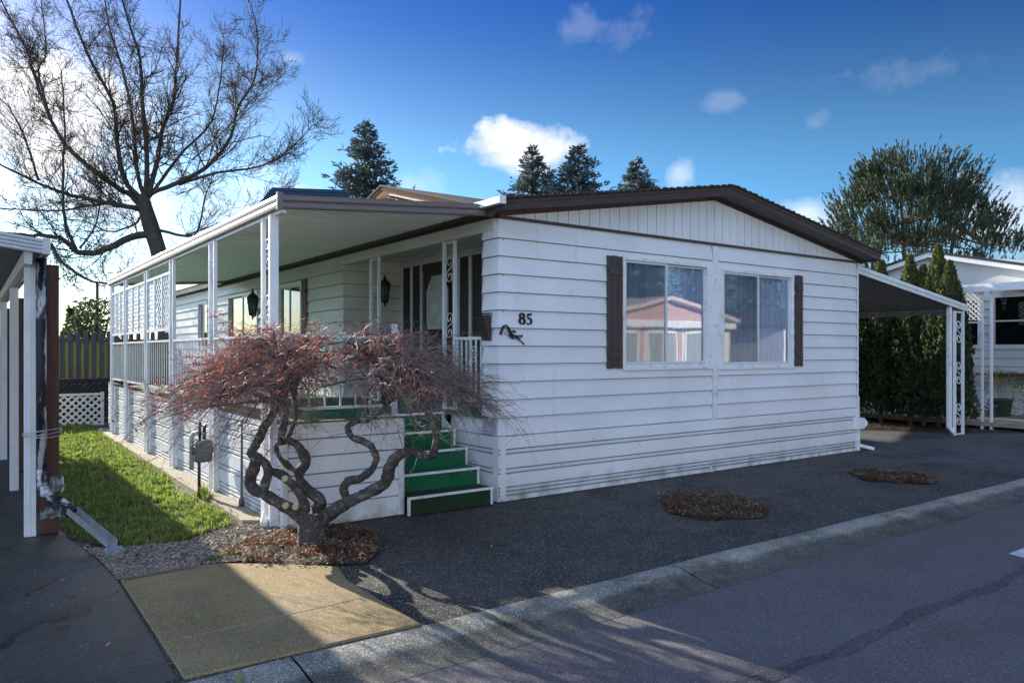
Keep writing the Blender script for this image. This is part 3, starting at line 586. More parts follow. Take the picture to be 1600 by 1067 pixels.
# gable: separate vertical boards
def under(x): return 3.235+.152*min(x+.17,W+.17-x)
b=MB(); nb_=44; wb=W/nb_
for i in range(nb_):
    x0=i*wb+.006; x1=(i+1)*wb-.006
    if x0<3.715<x1: x1=3.70
    z=ZT+.045
    za,zb2=max(z,under(x0)+.03),max(z,under(x1)+.03)
    if max(za,zb2)>z+.004: b.prism([(x0,-.016,z),(x1,-.016,z),(x1,-.016,zb2),(x0,-.016,za)],(0,.012,0))
b.prism([(0,-.003,ZT),(W,-.003,ZT),(W,-.003,under(W)+.03),(W/2,-.003,under(W/2)+.03),(0,-.003,under(0)+.03)],(0,.02,0),1)
H(b,'gable_panel',[M['white'],M['alum']])
b=MB(); b.box((-.02,-.040,ZT),(W+.03,-.002,ZT+.040)); H(b,'trim_strip',M['brown'],.003)
# roof: two slabs, rake boards, soffits, shingles
PK=3.97; EV=3.335; E0=-.17; E1=W+.17; XC=W/2
def rz(x): return EV+(PK-EV)*(min(x-E0,E1-x))/(XC-E0)
b=MB()
for (xa,xb) in ((E0,XC),(XC,E1)):
    q=[(xa,-.34,rz(xa)),(xb,-.34,rz(xb)),(xb,-.34,rz(xb)+.022),(xa,-.34,rz(xa)+.022)]
    q[0 if xa==E0 else 1]=(q[0][0]-.02 if xa==E0 else q[1][0]+.02,-.34,rz(xa if xa==E0 else xb)-.003)
    q[3 if xa==E0 else 2]=(q[3][0]-.02 if xa==E0 else q[2][0]+.02,-.34,rz(xa if xa==E0 else xb)+.019)
    b.prism([(p[0],p[1]-.02,p[2]) for p in q],(0,LEN+.7,0))
for i in range(60):    # ragged shingle butts along the front rake
    x=E0+(E1-E0)*(i+.5)/60; b.box((x-.055,-.372,rz(x)-.002),(x+.05,-.34,rz(x)+.026+.004*math.sin(i*2.7)))
H(b,'roof',M['roofing'])
b=MB()
for (xa,xb) in ((E0,XC),(XC,E1)):
    b.prism([(xa,-.34,rz(xa)-.115),(xb,-.34,rz(xb)-.115),(xb,-.34,rz(xb)-.002),(xa,-.34,rz(xa)-.002)],(0,.03,0))
    b.prism([(xa,-.352,rz(xa)-.045),(xb,-.352,rz(xb)-.045),(xb,-.352,rz(xb)-.004),(xa,-.352,rz(xa)-.004)],(0,.0115,0))
    b.prism([(xa,-.31,rz(xa)-.10),(xb,-.31,rz(xb)-.10),(xb,-.31,rz(xb)-.08),(xa,-.31,rz(xa)-.08)],(0,LEN+.6,0))
b.box((E0-.012,-.34,EV-.125),(E0,LEN+.3,EV-.004)); b.box((E1,-.34,EV-.125),(E1+.012,LEN+.3,EV-.004))
b.prism([(0,-.012,under(0)-.045),(XC,-.012,under(XC)+.0),(XC,-.012,under(XC)+.05),(0,-.012,under(0)+.03)],(0,-.018,0))
b.prism([(W,-.012,under(W)-.045),(XC,-.012,under(XC)+.0),(XC,-.012,under(XC)+.05),(W,-.012,under(W)+.03)],(0,-.018,0))
H(b,'roof_trim',M['brown'],.004)
b=MB(); b.box((E1+.013,-.36,EV-.10),(E1+.11,LEN+.2,EV-.02)); H(b,'gutter',M['trim'],.01)
b=MB(); b.box((E0-.09,-.38,EV-.055),(E0-.013,.18,EV+.02)); b.box((E0-.095,-.388,EV-.06),(E0-.005,-.381,EV+.025)); H(b,'gutter',M['trim'],.008)
# back, floor and left wall
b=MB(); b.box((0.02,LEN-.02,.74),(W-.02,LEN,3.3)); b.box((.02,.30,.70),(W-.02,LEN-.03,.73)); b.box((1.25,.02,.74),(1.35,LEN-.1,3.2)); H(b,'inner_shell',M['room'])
SW=[(12.55,13.5,1.75,2.93),(8.6,10.75,1.72,2.93),(6.12,7.38,1.0,2.94)]
b=MB()
ys_=4.3; prev=4.3
def left(y0,y1,z0,z1,m0=0): lap(b,(0,0,0),Y,-X,y0,y1,z0,z1,m0=m0)
for (y0,y1,z0,z1) in sorted(SW):
    left(prev,y0,.95,3.17,m0=-1 if prev==4.3 else 0); left(y0,y1,.95,z0) if z0>.96 else None; left(y0,y1,z1,3.17); prev=y1
left(prev,LEN,.95,3.17)
lap(b,(0,4.3,0),X,-Y,0,1.0,.95,3.24,m0=-1)          # far cheek of the recess faces the street
lap(b,(1.0,0,0),Y,-X,.30,1.78,.95,3.24); lap(b,(1.0,0,0),Y,-X,4.22,4.3,.95,3.24); lap(b,(1.0,0,0),Y,-X,1.78,4.22,3.10,3.24)
b.box((1.02,.3,.9),(1.06,4.3,.95)); b.box((.3,.28,.95),(1.0,.30,3.24))
profile_wall(b,(0,0,0),Y,-X,11.0,LEN,skirt_prof(.94))
H(b,'recessed_wall',[M['cream'],M['gap']])
b=MB(); b.box((-.035,.05,3.065),(.06,4.34,3.205)); b.box((-.022,4.34,3.12),(.0,LEN,3.205)); H(b,'header_beam',M['cream'],.004)
b=MB(); b.box((-.06,.02,3.207),(.03,LEN,3.33)); H(b,'eave_board',M['brown'])
b=MB(); b.box((.06,.3,3.21),(1.2,4.3,3.235)); H(b,'entry_ceiling',M['cream'])
# cross gable over the entry
CG=(.22,2.56,4.95); 
def cz(y): return 3.34+(3.98-3.34)*(1-abs(y-CG[1])/2.40)
b=MB()
for ya,yb in ((CG[0],CG[1]),(CG[1],CG[2])):
    b.prism([(-.22,ya,cz(ya)),(-.22,yb,cz(yb)),(-.22,yb,cz(yb)+.022),(-.22,ya,cz(ya)+.022)],(4.0,0,0))
H(b,'cross_roof',M['roofing'])
b=MB()
for ya,yb in ((CG[0],CG[1]),(CG[1],CG[2])):
    b.prism([(-.21,ya,cz(ya)-.055),(-.21,yb,cz(yb)-.055),(-.21,yb,cz(yb)-.002),(-.21,ya,cz(ya)-.002)],(.03,0,0))
    b.prism([(-.02,ya,cz(ya)-.17),(-.02,yb,cz(yb)-.17),(-.02,yb,cz(yb)-.12),(-.02,ya,cz(ya)-.12)],(.03,0,0))
H(b,'cross_trim',mat('brown_trim_warm',(.060,.028,.020),.9,spec=.1,var=.2,vscale=6))
b=MB()
for ya,yb in ((CG[0],CG[1]),(CG[1],CG[2])):
    b.prism([(-.178,ya,cz(ya)-.10),(-.178,yb,cz(yb)-.10),(-.178,yb,cz(yb)-.056),(-.178,ya,cz(ya)-.056)],(.15,0,0))
    for i in range(9):
        t=(i+.5)/9; y=ya+(yb-ya)*t; b.box((-.17,y-.02,cz(y)-.145),(-.03,y+.02,cz(y)-.132))
H(b,'cross_soffit',M['sun_litter_tan'])  # tan here paints the sunlit look of the soffit
b=MB()
for i in range(30):
    y0=CG[0]+.1+i*.153; y1=y0+.145
    if y1>CG[2]: break
    b.prism([(-.006,y0,3.3),(-.006,y1,3.3),(-.006,y1,max(3.31,cz(y1)-.16)),(-.006,y0,max(3.31,cz(y0)-.16))],(.02,0,0))
H(b,'cross_gable_panel',M['white'])
# windows
def framed(mb,O,D,Nn,x0,x1,z0,z1,t,d0,d1,mi=0):
    O=Vector(O); D=Vector(D); Nn=Vector(Nn)
    def bx(xa,xb,za,zb):
        p=O+D*xa+Nn*d0+Z*za; q=O+D*xb+Nn*d1+Z*zb; mb.box(p,q,mi)
    bx(x0,x0+t,z0,z1); bx(x1-t,x1,z0,z1); bx(x0+t,x1-t,z0,z0+t); bx(x0+t,x1-t,z1-t,z1)
def window(parent,O,D,Nn,x0,x1,z0,z1,fm,casing=.045,curt='curtain',split=.5,screen_left=True,dark=False,depth=.0):
    O=Vector(O); D=Vector(D); Nn=Vector(Nn)
    wroot=MB(); framed(wroot,O,D,Nn,x0,x1,z0,z1,casing,-.03,.036)
    s0=O+D*(x0-.012)+Nn*.005+Z*(z0-.03); wroot.box(s0,O+D*(x1+.012)+Nn*.05+Z*(z0-.001))
    wo=wroot.build('window',fm,bevel=.004); adopt(wo,parent)
    def sub(mb,name,m,bev=0):
        o=mb.build(name,m,bevel=bev); o.parent=wo; return o
    xm=x0+(x1-x0)*split; c=casing
    s=MB(); framed(s,O,D,Nn,x0+c+.002,xm+.02,z0+c+.002,z1-c-.002,.03,-.018,.018); sub(s,'sash',M['frame'],.003)
    s=MB(); framed(s,O,D,Nn,xm-.018,x1-c-.002,z0+c+.004,z1-c-.004,.026,-.034,-.0185); sub(s,'sash',M['frame'],.003)
    g=MB(); g.box(O+D*(x0+c+.03)+Nn*(-.002)+Z*(z0+c+.03),O+D*(xm-.008)+Nn*(.001)+Z*(z1-c-.03)); sub(g,'pane',M['glass2'] if screen_left else (M['glassd'] if dark else M['glass']))
    g=MB(); g.box(O+D*(xm+.006)+Nn*(-.028)+Z*(z0+c+.03),O+D*(x1-c-.026)+Nn*(-.025)+Z*(z1-c-.03)); sub(g,'pane',M['glassd'] if dark else M['glass'])
    if curt:
        cb=MB(); n=90; zt=z1-.02; zb=z0+.02; pr=None
        for i in range(n+1):
            x=x0+(x1-x0)*i/n; off=-.065+.018*math.sin(i*.93)+.012*math.sin(i*2.1+1)
            p=O+D*x+Nn*off
            if pr is not None: cb.face([pr+Z*zb,p+Z*zb,p+Z*zt,pr+Z*zt],0,True)
            pr=p
        sub(cb,'curtain',M[curt])
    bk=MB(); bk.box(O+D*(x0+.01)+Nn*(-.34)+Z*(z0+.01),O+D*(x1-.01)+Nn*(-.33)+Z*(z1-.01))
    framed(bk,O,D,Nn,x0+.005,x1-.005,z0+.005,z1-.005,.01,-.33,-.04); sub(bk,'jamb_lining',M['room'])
    return wo
for i,(x0,x1,z0,z1) in enumerate(WIN):
    window(home,(0,0,0),X,-Y,x0,x1,z0,z1,M['trim'],split=.485 if i==0 else .5)
for (y0,y1,z0,z1),dk,cu in zip(SW,(True,False,True),(None,'curtainw',None)):
    window(home,(0,0,0),Y,-X,y0,y1,z0,z1,M['alum'] if y0>8 else M['trim'],curt=cu,screen_left=False,dark=dk,split=.5)
def shutter(x0,x1,z0,z1,O=(0,0,0),D=X,Nn=-Y):
    b=MB(); O=Vector(O); wd=(x1-x0-.012)/3
    for k in range(3):
        p=O+D*(x0+k*(wd+.006))+Nn*.028+Z*(z0+.006*(k==1)); q=O+D*(x0+k*(wd+.006)+wd)+Nn*.046+Z*(z1-.006*(k!=1)); b.box(p,q)
    for zc in (z0+.17,z1-.20):
        b.box(O+D*(x0+.02)+Nn*.0465+Z*(zc-.045),O+D*(x1-.02)+Nn*.062+Z*(zc+.045))
    b.box(O+D*(x0+.03)+Nn*.005+Z*(z0+.1),O+D*(x1-.03)+Nn*.0275+Z*(z1-.1))
    return H(b,'shutter',M['shutter'],.004)
shutter(1.625,1.892,1.475,2.90); shutter(5.625,5.83,1.455,2.885); shutter(5.83,6.06,1.3,2.96,D=Y,Nn=-X)
# recessed entry: dark tall panels, pale stiles, door with glazed storm panel
for (y0,y1) in ((4.17,3.90),(3.84,3.58),(2.40,2.15),(2.07,1.80)): b=MB(); b.box((.985,y1,.97),(.995,y0,3.06)); H(b,'entry_panel',M['panelbrown'])
b=MB()
for y0,y1 in ((4.17,4.21),(3.84,3.90),(3.50,3.575),(2.40,2.50),(2.075,2.145),(1.75,1.80)): b.box((.965,y0,.96),(1.0,y1,3.09))
b.box((.965,1.75,3.062),(1.0,4.21,3.095)); H(b,'entry_stile',M['frame'],.004)
door=MB(); door.box((.975,2.50,.965),(.985,3.50,3.06)); framed(door,(1,0,0),Y,-X,2.51,3.49,.97,3.05,.085,.016,.04)
door.box((.958,2.6,1.88),(.975,3.4,1.96)); framed(door,(1,0,0),Y,-X,2.68,3.32,1.10,1.80,.05,.016,.034)
dr=H(door,'front_door',M['door'],.004)
g=MB(); oc=[(2.64,2.15),(2.64,2.62),(2.80,2.86),(3.20,2.86),(3.36,2.62),(3.36,2.15),(3.30,2.02),(2.70,2.02)]
g.prism([(.957,y,z) for y,z in oc],(.006,0,0)); gp=g.build('door_pane',mat('frosted_pane',(.42,.46,.45),.25,c2=(.58,.62,.60),vscale=9)); gp.parent=dr
g=MB(); 
for (p,q) in zip(oc,oc[1:]+oc[:1]): g.bar((.955,p[0],p[1]),(.955,q[0],q[1]),.045,.02)
gp=g.build('pane_moulding',M['door']); gp.parent=dr
g=MB(); g.lathe((.93,3.33,1.98),[(.012,0),(.028,.01),(.028,.03),(.012,.045)],12,axis='x'); gp=g.build('handle',M['alum']); gp.parent=dr
g=MB(); g.bar((.945,3.43,1.1),(.945,3.43,2.9),.03,.02); g.tube(spiral_s((.95,3.0,1.45),Y,Z,.4),.008,5); gp=g.build('storm_frame',M['galv']); gp.parent=dr
# wall lanterns
def lantern(p,Nn,s=1.0):
    p=Vector(p); Nn=Vector(Nn); b=MB(); c=p+Nn*.15*s
    b.tube([p+Z*.10*s,p-Z*.12*s],.025*s,8); b.tube([p+Nn*.01,p+Nn*.06*s-Z*.14*s,c-Z*.18*s],.010*s,6); b.tube([c-Z*.23*s,c-Z*.16*s],[.004,.022*s],6)
    for k in range(6):
        th=k*math.pi/3; u=Vector((math.cos(th),math.sin(th),0))
        b.bar(c+u*.050*s-Z*.14*s,c+u*.078*s+Z*.09*s,.012*s)
    b.lathe(c,[(.05*s,-.16*s),(.056*s,-.14*s),(.05*s,-.135*s)],12); b.lathe(c,[(.088*s,.085*s),(.09*s,.10*s),(.06*s,.15*s),(.03*s,.17*s),(.012*s,.21*s),(.016*s,.225*s),(.003*s,.25*s)],12)
    o=H(b,'wall_lantern',M['blacklamp'])
    g=MB(); g.lathe(c,[(.046*s,-.132*s),(.07*s,.083*s)],12); gp=g.build('lantern_glass',M['lampglass']); gp.parent=o
lantern((.62,4.27,2.66),-Y,1.1); lantern((0,8.35,2.62),-X,1.35)
# decorative twin-tube posts at the entry
def scroll_post(parent,p,ax,gap,z0,z1,name='post',tw=.042,scroll=.36,m='postw',solid=None,ns=None,sr=.006):
    p=Vector(p); ax=Vector(ax); b=MB(); nn=Vector((-ax.y,ax.x,0)); h=tw/2
    for s in (0,gap):
        c=p+ax*s; w2=solid if (solid and s==0) else tw
        b.box(c-ax*h-nn*(w2/2)+Z*z0,c+ax*h+nn*(w2/2)+Z*z1)
    for zc in (z0+.02,z1-.02): b.box(p+ax*h-nn*.012+Z*(zc-.015),p+ax*(gap-h)+nn*.012+Z*(zc+.015))
    o=b.build(name,M[m],bevel=.004); adopt(o,parent)
    n=ns or int((z1-z0)/.62)
    for k in range(n):
        s=MB(); zc=z0+(z1-z0)*(k+.5)/n; s.tube(spiral_s(p+ax*gap/2+Z*zc,ax,Z,min(scroll,(gap-tw)*2.0)),sr,5); so_=s.build('scroll',M[m]); so_.parent=o
    return o
scroll_post(home,(-.01,.93,0),Y,.25,.97,3.06,'entry_post'); scroll_post(home,(-.01,3.03,0),Y,.26,.97,3.06,'entry_post')
b=MB(); b.box((-.03,.20,1.83),(.0,.91,1.865)); b.box((-.03,.20,1.10),(0,.91,1.13))
for i in range(7): b.box((-.024,.23+i*.105,1.13),(-.006,.245+i*.105,1.83))
b.tube(spiral_s((-.015,.50,1.66),Y,Z,.22),.006,5); H(b,'entry_railing',M['trim'])
# house number
def stroke(mb,pts,rad,y=-.034,dep=.010,closed=False):
    """flat cut-out stroke of varying width standing off the wall, x-z plane"""
    n=len(pts); Lp=[];Rp=[]
    for i,(x,z) in enumerate(pts):
        if closed: (xa,za),(xb,zb)=pts[i-1],pts[(i+1)%n]
        else: (xa,za),(xb,zb)=pts[max(0,i-1)],pts[min(n-1,i+1)]
        dx,dz=xb-xa,zb-za; l=math.hypot(dx,dz) or 1; nx,nz_=-dz/l*rad[i],dx/l*rad[i]
        Lp.append((x+nx,z+nz_)); Rp.append((x-nx,z-nz_))
    rng=range(n) if closed else range(n-1)
    for i in rng:
        j=(i+1)%n; mb.prism([(Lp[i][0],y,Lp[i][1]),(Lp[j][0],y,Lp[j][1]),(Rp[j][0],y,Rp[j][1]),(Rp[i][0],y,Rp[i][1])],(0,dep,0))
sc=.1/1176*8.72*1.0      # metres per traced unit at the wall
def nump(u,v): return (.262+(u-705)*sc*1.24, 2.135-(v-285)*sc)
b=MB()
def ell(cx,cy,rx,ry,n=20): return [nump(cx+rx*math.cos(2*math.pi*i/n),cy+ry*math.sin(2*math.pi*i/n)) for i in range(n)]
e=ell(752,330,33,36); stroke(b,e,[.0075+.007*abs(math.cos(2*math.pi*i/20)) for i in range(20)],closed=True)
e=ell(752,412,39,44); stroke(b,e,[.0080+.010*abs(math.cos(2*math.pi*i/20)) for i in range(20)],closed=True)
H(b,'house_number',M['black'])
b=MB(); p5=[(845,380),(838,300)]; stroke(b,[nump(*q) for q in p5],[.007,.007])
stroke(b,[nump(*q) for q in [(838,305),(865,310),(890,302),(905,285)]],[.010,.014,.012,.003])
stroke(b,[nump(*q) for q in [(845,378),(862,364),(882,372),(898,398),(894,430),(876,452),(852,460),(832,450),(828,436)]],[.004,.008,.012,.016,.015,.010,.007,.011,.008])
H(b,'house_number',M['black'])
# electrical box, conduit, downspout at right corner
b=MB(); b.box((W-.16,-.12,.37),(W+.10,-.032,.56)); b.lathe((W+.10,-.075,.465),[(.075,0),(.075,.03),(.05,.05)],16,axis='x'); H(b,'meter_box',M['trim'],.02)
b=MB(); b.box((W-.03,-.075,.0),(W+.02,-.035,.37)); b.bar((W+.02,-.06,.09),(W+.26,-.17,.025),.075,.055); b.box((W+.035,-.02,.0),(W+.10,.05,.92)); H(b,'downspout',M['trim'],.008)
b=MB(); b.box((3.59,-.045,.0),(3.635,-.038,.075)); b.face([(3.575,-.05,.01),(3.64,-.06,.0),(3.63,-.05,-.005),(3.60,-.05,.05)]); H(b,'vent_tab',M['trim'])
b=MB()
for (x,z) in ((.03,2.94),(.03,2.13),(.03,2.54),(1.4,.60),(3.62,2.3),(3.62,1.6),(3.62,2.75),(.9,.33),(2.2,.47),(5.2,.62),(6.3,.47),(7.38,2.5),(7.38,1.9),(7.38,1.3)): b=MB(); b.lathe((x,-.040,z+.015),[(.006,-.004),(.006,.003)],8,axis='y'); H(b,'nail_head',M['dark'])
# ---------------------------------------------------------------- porch
porch=thing('covered_porch','raised porch with ribbed metal awning, lattice screens and green carpeted steps along the side','porch',(-1.2,5,0))
A=lambda mb,name,m,bev=0: adopt(mb.build(name,m,bevel=bev),porch)
XO=-2.47
b=MB(); prof=[]; nrib=52; y0=.05; 
z_o,z_i=3.075,3.265
y=y0
while y<10.38:
    prof+=[(y,0),(y+.004,.085),(y+.046,.085),(y+.05,0)]; y+=.14
for (ya,ha),(yb,hb) in zip(prof,prof[1:]):
    b.face([(XO+.02,ya,z_o+ha),(XO+.02,yb,z_o+hb),(-.07,yb,z_i+hb),(-.07,ya,z_i+ha)])
b.face([(XO,.05,z_o+.09),(XO,10.42,z_o+.09),(-.06,10.42,z_i+.09),(-.06,.05,z_i+.09)])
A(b,'awning_roof',M['pan'])
b=MB()
def ribbed(p,q,zt0,zt1,hh,nrm,prot=.014,lines=2):
    """extruded fascia with rounded ribs from p to q"""
    p=Vector(p); q=Vector(q); nrm=Vector(nrm); pr=[(0,0)]
    seg=hh/lines
    for k in range(lines):
        for t in (0.02,.15,.4,.65,.88,.97): pr.append((prot*math.sin(math.pi*min(1,t/.97))**.5 if t<.95 else -.006, -(k+t)*seg))
    pr.append((0,-hh)); pr=[(.018+o,z) for o,z in pr]
    ring=[(0,0)]+pr+[(0,-hh)]
    for (oa,za),(ob,zb) in zip(ring,ring[1:]):
        b.face([p+nrm*oa+Z*(zt0+za),p+nrm*ob+Z*(zt0+zb),q+nrm*ob+Z*(zt1+zb),q+nrm*oa+Z*(zt1+za)],0,False)
    b.face([p+nrm*o+Z*(zt0+z) for o,z in ring]); b.face([q+nrm*o+Z*(zt1+z) for o,z in ring])
ribbed((XO-.01,.03,0),(-.06,.03,0),3.165,3.345,.135,(0,-1,0))
A(b,'awning_fascia',M['fascia'])
b=MB(); ribbed((XO-.02,.02,0),(XO-.02,10.45,0),3.165,3.165,.135,(-1,0,0)); b.box((XO-.05,.0,3.02),(XO+.005,.035,3.185)); A(b,'awning_gutter',M['fascia'])
b=MB(); ribbed((XO-.01,10.44,0),(-.06,10.44,0),3.165,3.345,.135,(0,1,0)); A(b,'awning_fascia',M['fascia'])
b=MB(); b.box((XO-.005,.05,3.0),(XO+.05,10.4,3.04)); A(b,'awning_beam',M['trim'])
# posts
PY=[.56,2.36,4.55,6.45,8.42,10.05]
for i,y in enumerate(PY):
    if i==0:
        b=MB(); b.box((XO-.03,.27,0),(XO+.055,.33,3.02)); o=A(b,'corner_post',M['postw'],.006)
        s=MB(); s.box((XO-.02,.545,0),(XO+.02,.585,3.02)); 
        for k in range(5): s.tube(spiral_s((XO,.44,.45+k*.55),Y,Z,.34),.007,5)
        so_=s.build('scroll',M['postw'],bevel=0); so_.parent=o
    else: scroll_post(porch,(XO,y,0),Y,.21,.0,3.02,'post')
# skirt and deck
DZ=.955
b=MB(); profile_wall(b,(-2.40,0,0),Y,-X,.08,10.95,skirt_prof(1.03)); b.box((-2.40,.1,.0),(-2.38,10.95,1.03)); A(b,'side_skirt',[M['skirt'],M['gap']])
b=MB(); profile_wall(b,(-2.40,.07,0),X,-Y,.0,1.20,[(0,.0),(.02,0),(.02,.06),(.02,.19),(.012,.192),(.012,.205),(.02,.207),(.02,.36),(.012,.362),(.012,.375),(.02,.377),(.02,.50),(.012,.502),(.012,.515),(.02,.517),(.02,.67),(.012,.672),(.012,.685),(.02,.687),(.02,.84),(.012,.842),(.012,.855),(.02,.857),(.02,.985),(0,.99)])
b.box((-2.38,.075,0),(-1.21,.095,.985)); A(b,'front_skirt',[M['skirt'],M['gap']])
b=MB(); b.box((-1.235,.036,0),(-1.185,.05,1.0)); b.box((-1.18,.04,0),(-1.172,.97,.96)); b.box((-2.42,.036,.965),(-1.236,.049,1.0)); b.box((-2.46,.04,0),(-2.405,.10,1.0)); A(b,'skirt_trim',M['trim'],.006)
b=MB(); b.box((-2.39,.10,DZ-.04),(-1.19,10.9,DZ)); b.box((-1.19,1.0,DZ-.04),(-.001,10.9,DZ-.0005)); b.box((0.0,.31,DZ-.041),(1.0,4.28,DZ-.001)); A(b,'deck_floor',M['carpet'])
b=MB(); b.box((-2.43,.10,.99),(-2.37,10.95,1.035)); b.box((-2.37,.055,1.0),(-1.19,.12,1.018)); b.box((-.03,.2,.915),(.0,.97,.935)); A(b,'deck_edge',M['mossedge'])
b=MB(); lap(b,(0,0,0),Y,-X,.02,1.0,.742,.915); A(b,'cheek_siding',[M['white'],M['gap']])
# steps: five risers cut into the deck
ST=[(-.08,.19),(.19,.38),(.44,.575),(.71,.765),(.97,.955)]
RX=-.13
for k,(y,z) in enumerate(ST):
    y2=ST[k+1][0]+.02 if k<4 else 1.02
    xe=RX-.0
    b=MB(); zb=ST[k-1][1]-.005 if k else 0
    b.box((-1.165,y+.006,zb),(xe-.035,y+.04,z-.012)); b.box((-1.165,y,z-.012),(xe-.012,y2,z))
    st=A(b,'step',M['carpetmoss'] if k==0 else M['carpet'],.003)
    n=MB(); n.box((-1.166,y-.006,z-.024),(xe,y+.012,z+.003)); n.box((xe-.034,y,zb),(xe-.006,y+.05,z-.025)); n.box((xe-.012,y+.013,z-.024),(xe+.0,y2,z+.0025))
    if k==0: n.box((-1.19,y-.004,0),(-1.166,y+.03,z-.0))
    o=n.build('step_nosing',M['trim'],bevel=.002); o.parent=st
b=MB(); b.box((xe-.03,.0,.0),(xe-.02,1.0,.1)); b.prism([(RX-.03,-.03,0),(RX-.03,.97,0),(RX-.03,.97,.9),(RX-.03,.71,.75),(RX-.03,.70,.56),(RX-.03,.43,.56),(RX-.03,.43,.37),(RX-.03,.19,.36),(RX-.03,.18,.17),(RX-.03,-.03,.17)],(.01,0,0)); A(b,'step_stringer',M['trim'])
# railings
def railing(y0,y1,name='railing',x=XO,ax='y',z0=1.12,z1=1.86,step=.15):
    b=MB()
    if ax=='y':
        b.box((x-.018,y0,z1-.03),(x+.018,y1,z1)); b.box((x-.015,y0,z0),(x+.015,y1,z0+.028)); n=int((y1-y0)/step)
        for i in range(n): yy=y0+(i+.5)*(y1-y0)/n; b.box((x-.006,yy-.006,z0+.029),(x+.006,yy+.006,z1-.031))
    else:
        b.box((y0,x-.018,z1-.03),(y1,x+.018,z1)); b.box((y0,x-.015,z0),(y1,x+.015,z0+.028)); n=int((y1-y0)/step)
        for i in range(n): yy=y0+(i+.5)*(y1-y0)/n; b.box((yy-.008,x-.008,z0+.029),(yy+.008,x+.008,z1-.031))
    return A(b,name,M['postw'])
ends=[.60]+[y-.03 for y in PY[1:]]; 
for i in range(5): railing(ends[i]+(.0 if i==0 else .27),PY[i+1]-.03)
railing(-2.40,-1.26,x=.16,ax='x'); b=MB(); b.box((-1.25,.14,.99),(-1.20,.19,1.98)); A(b,'stair_post',M['postw'],.004)
b=MB(); b.box((-2.38,10.85,1.12),(-.02,10.88,1.86)); 
# lattice screens in three bays
def lattice(mb,O,D,Nn,w_,h_,sp=.095,st=.026,th=.006,mi=0):
    O=Vector(O); D=Vector(D); Nn=Vector(Nn)
    for sgn in (1,-1):
        k=-h_
        while k<w_+h_:
            pts=[]
            # line x = k + t, z = t (sgn 1)  or x = k - t + h
            for t in (0,h_):
                x=k+t if sgn==1 else k+h_-t; pts.append((x,t))
            (xa,ta),(xb,tb)=pts
            if xa>xb: (xa,ta),(xb,tb)=(xb,tb),(xa,ta)
            if xb>0 and xa<w_:
                if xa<0: ta=ta+(tb-ta)*(0-xa)/(xb-xa); xa=0
                if xb>w_: tb=ta+(tb-ta)*(w_-xa)/(xb-xa); xb=w_
                if xb-xa>.02: mb.bar(O+D*xa+Z*ta+Nn*(th*.55*sgn),O+D*xb+Z*tb+Nn*(th*.55*sgn),st,th,up=Nn,mi=mi)
            k+=sp*1.4142
for i in (2,3,4):
    ya,yb=PY[i]+.24,PY[i+1]-.025
    b=MB(); lattice(b,(XO,ya,2.03),Y,-X,yb-ya,.78)
    b.box((XO-.02,ya,1.995),(XO+.02,yb,2.03)); b.box((XO-.02,ya,2.81),(XO+.02,yb,2.85))
    for t in (1/3,2/3): b.box((XO-.015,ya+(yb-ya)*t-.03,2.03),(XO+.015,ya+(yb-ya)*t+.03,2.81))
    A(b,'lattice_panel',M['postw'])
b=MB(); b.box((-2.50,.44,0.02),(-2.44,.50,.95)); b.bar((-2.47,.47,.10),(-2.55,.30,.03),.07,.05); A(b,'downspout',M['trim'],.006)
# ---------------------------------------------------------------- wall things
o=MB()
def orn(u,v): return (-.03+(u-385)*sc*1.24, 1.985-(v-490)*sc)
for pts,rd in (([(405,628),(420,585),(445,520),(470,492),(495,482)],[.016,.013,.016,.010,.004]),
               ([(490,482),(520,520),(545,575),(575,620),(600,650)],[.006,.014,.018,.020,.012]),
               ([(545,600),(570,660),(605,690)],[.008,.016,.008]),([(585,570),(625,580),(640,600)],[.010,.013,.005]),
               ([(600,640),(650,660),(690,690)],[.012,.018,.012]),([(680,640),(720,655),(745,635)],[.006,.012,.008]),
               ([(685,690),(720,730),(770,775)],[.010,.004,.010]),([(455,600),(500,630),(545,655)],[.002,.002,.002])):
    stroke(o,[orn(*q) for q in pts],rd,y=-.05,dep=.012)
tag(o.build('wall_ornament',M['black']),'small black iron branch ornament hung on the white wall below the number 85','wall ornament')
mb_=thing('mailbox','dark mailbox on the side of the left corner post of the entry','mailbox',(-.08,.2,1.97))
b=MB(); b.prism([(-.15,.10,2.10),(-.036,.10,2.10),(-.036,.10,1.82),(-.06,.10,1.82)],(0,.16,0)); adopt(b.build('mailbox_body',M['panelbrown'],bevel=.005),mb_)
b=MB(); b.prism([(-.165,.09,2.101),(-.036,.09,2.125),(-.036,.09,2.135),(-.17,.09,2.111)],(0,.18,0)); adopt(b.build('mailbox_lid',M['black']),mb_)
# ---------------------------------------------------------------- gas meter
gm=thing('gas_meter','grey gas meter on a riser pipe standing in the grass beside the porch skirting','gas meter',(-2.62,2.3,0))
b=MB(); b.box((-2.73,2.20,.40),(-2.53,2.38,.66)); b.box((-2.745,2.19,.50),(-2.52,2.39,.60)); adopt(b.build('meter_body',M['meter'],bevel=.035),gm)
for tp,tr_ in (([(-2.68,2.24,.0),(-2.68,2.24,.42)],.018),([(-2.60,2.33,.64),(-2.60,2.33,.80),(-2.58,2.36,.82)],.02),([(-2.67,2.25,.64),(-2.67,2.25,.88)],.016)): b=MB(); b.tube(tp,tr_,8); adopt(b.build('riser_pipe',M['black']),gm)
b=MB(); b.tube([(-2.72,2.42,.30),(-2.72,2.42,.68),(-2.70,2.40,.73),(-2.64,2.36,.74),(-2.60,2.33,.72)],.028,10); adopt(b.build('inlet_pipe',M['alum']),gm)
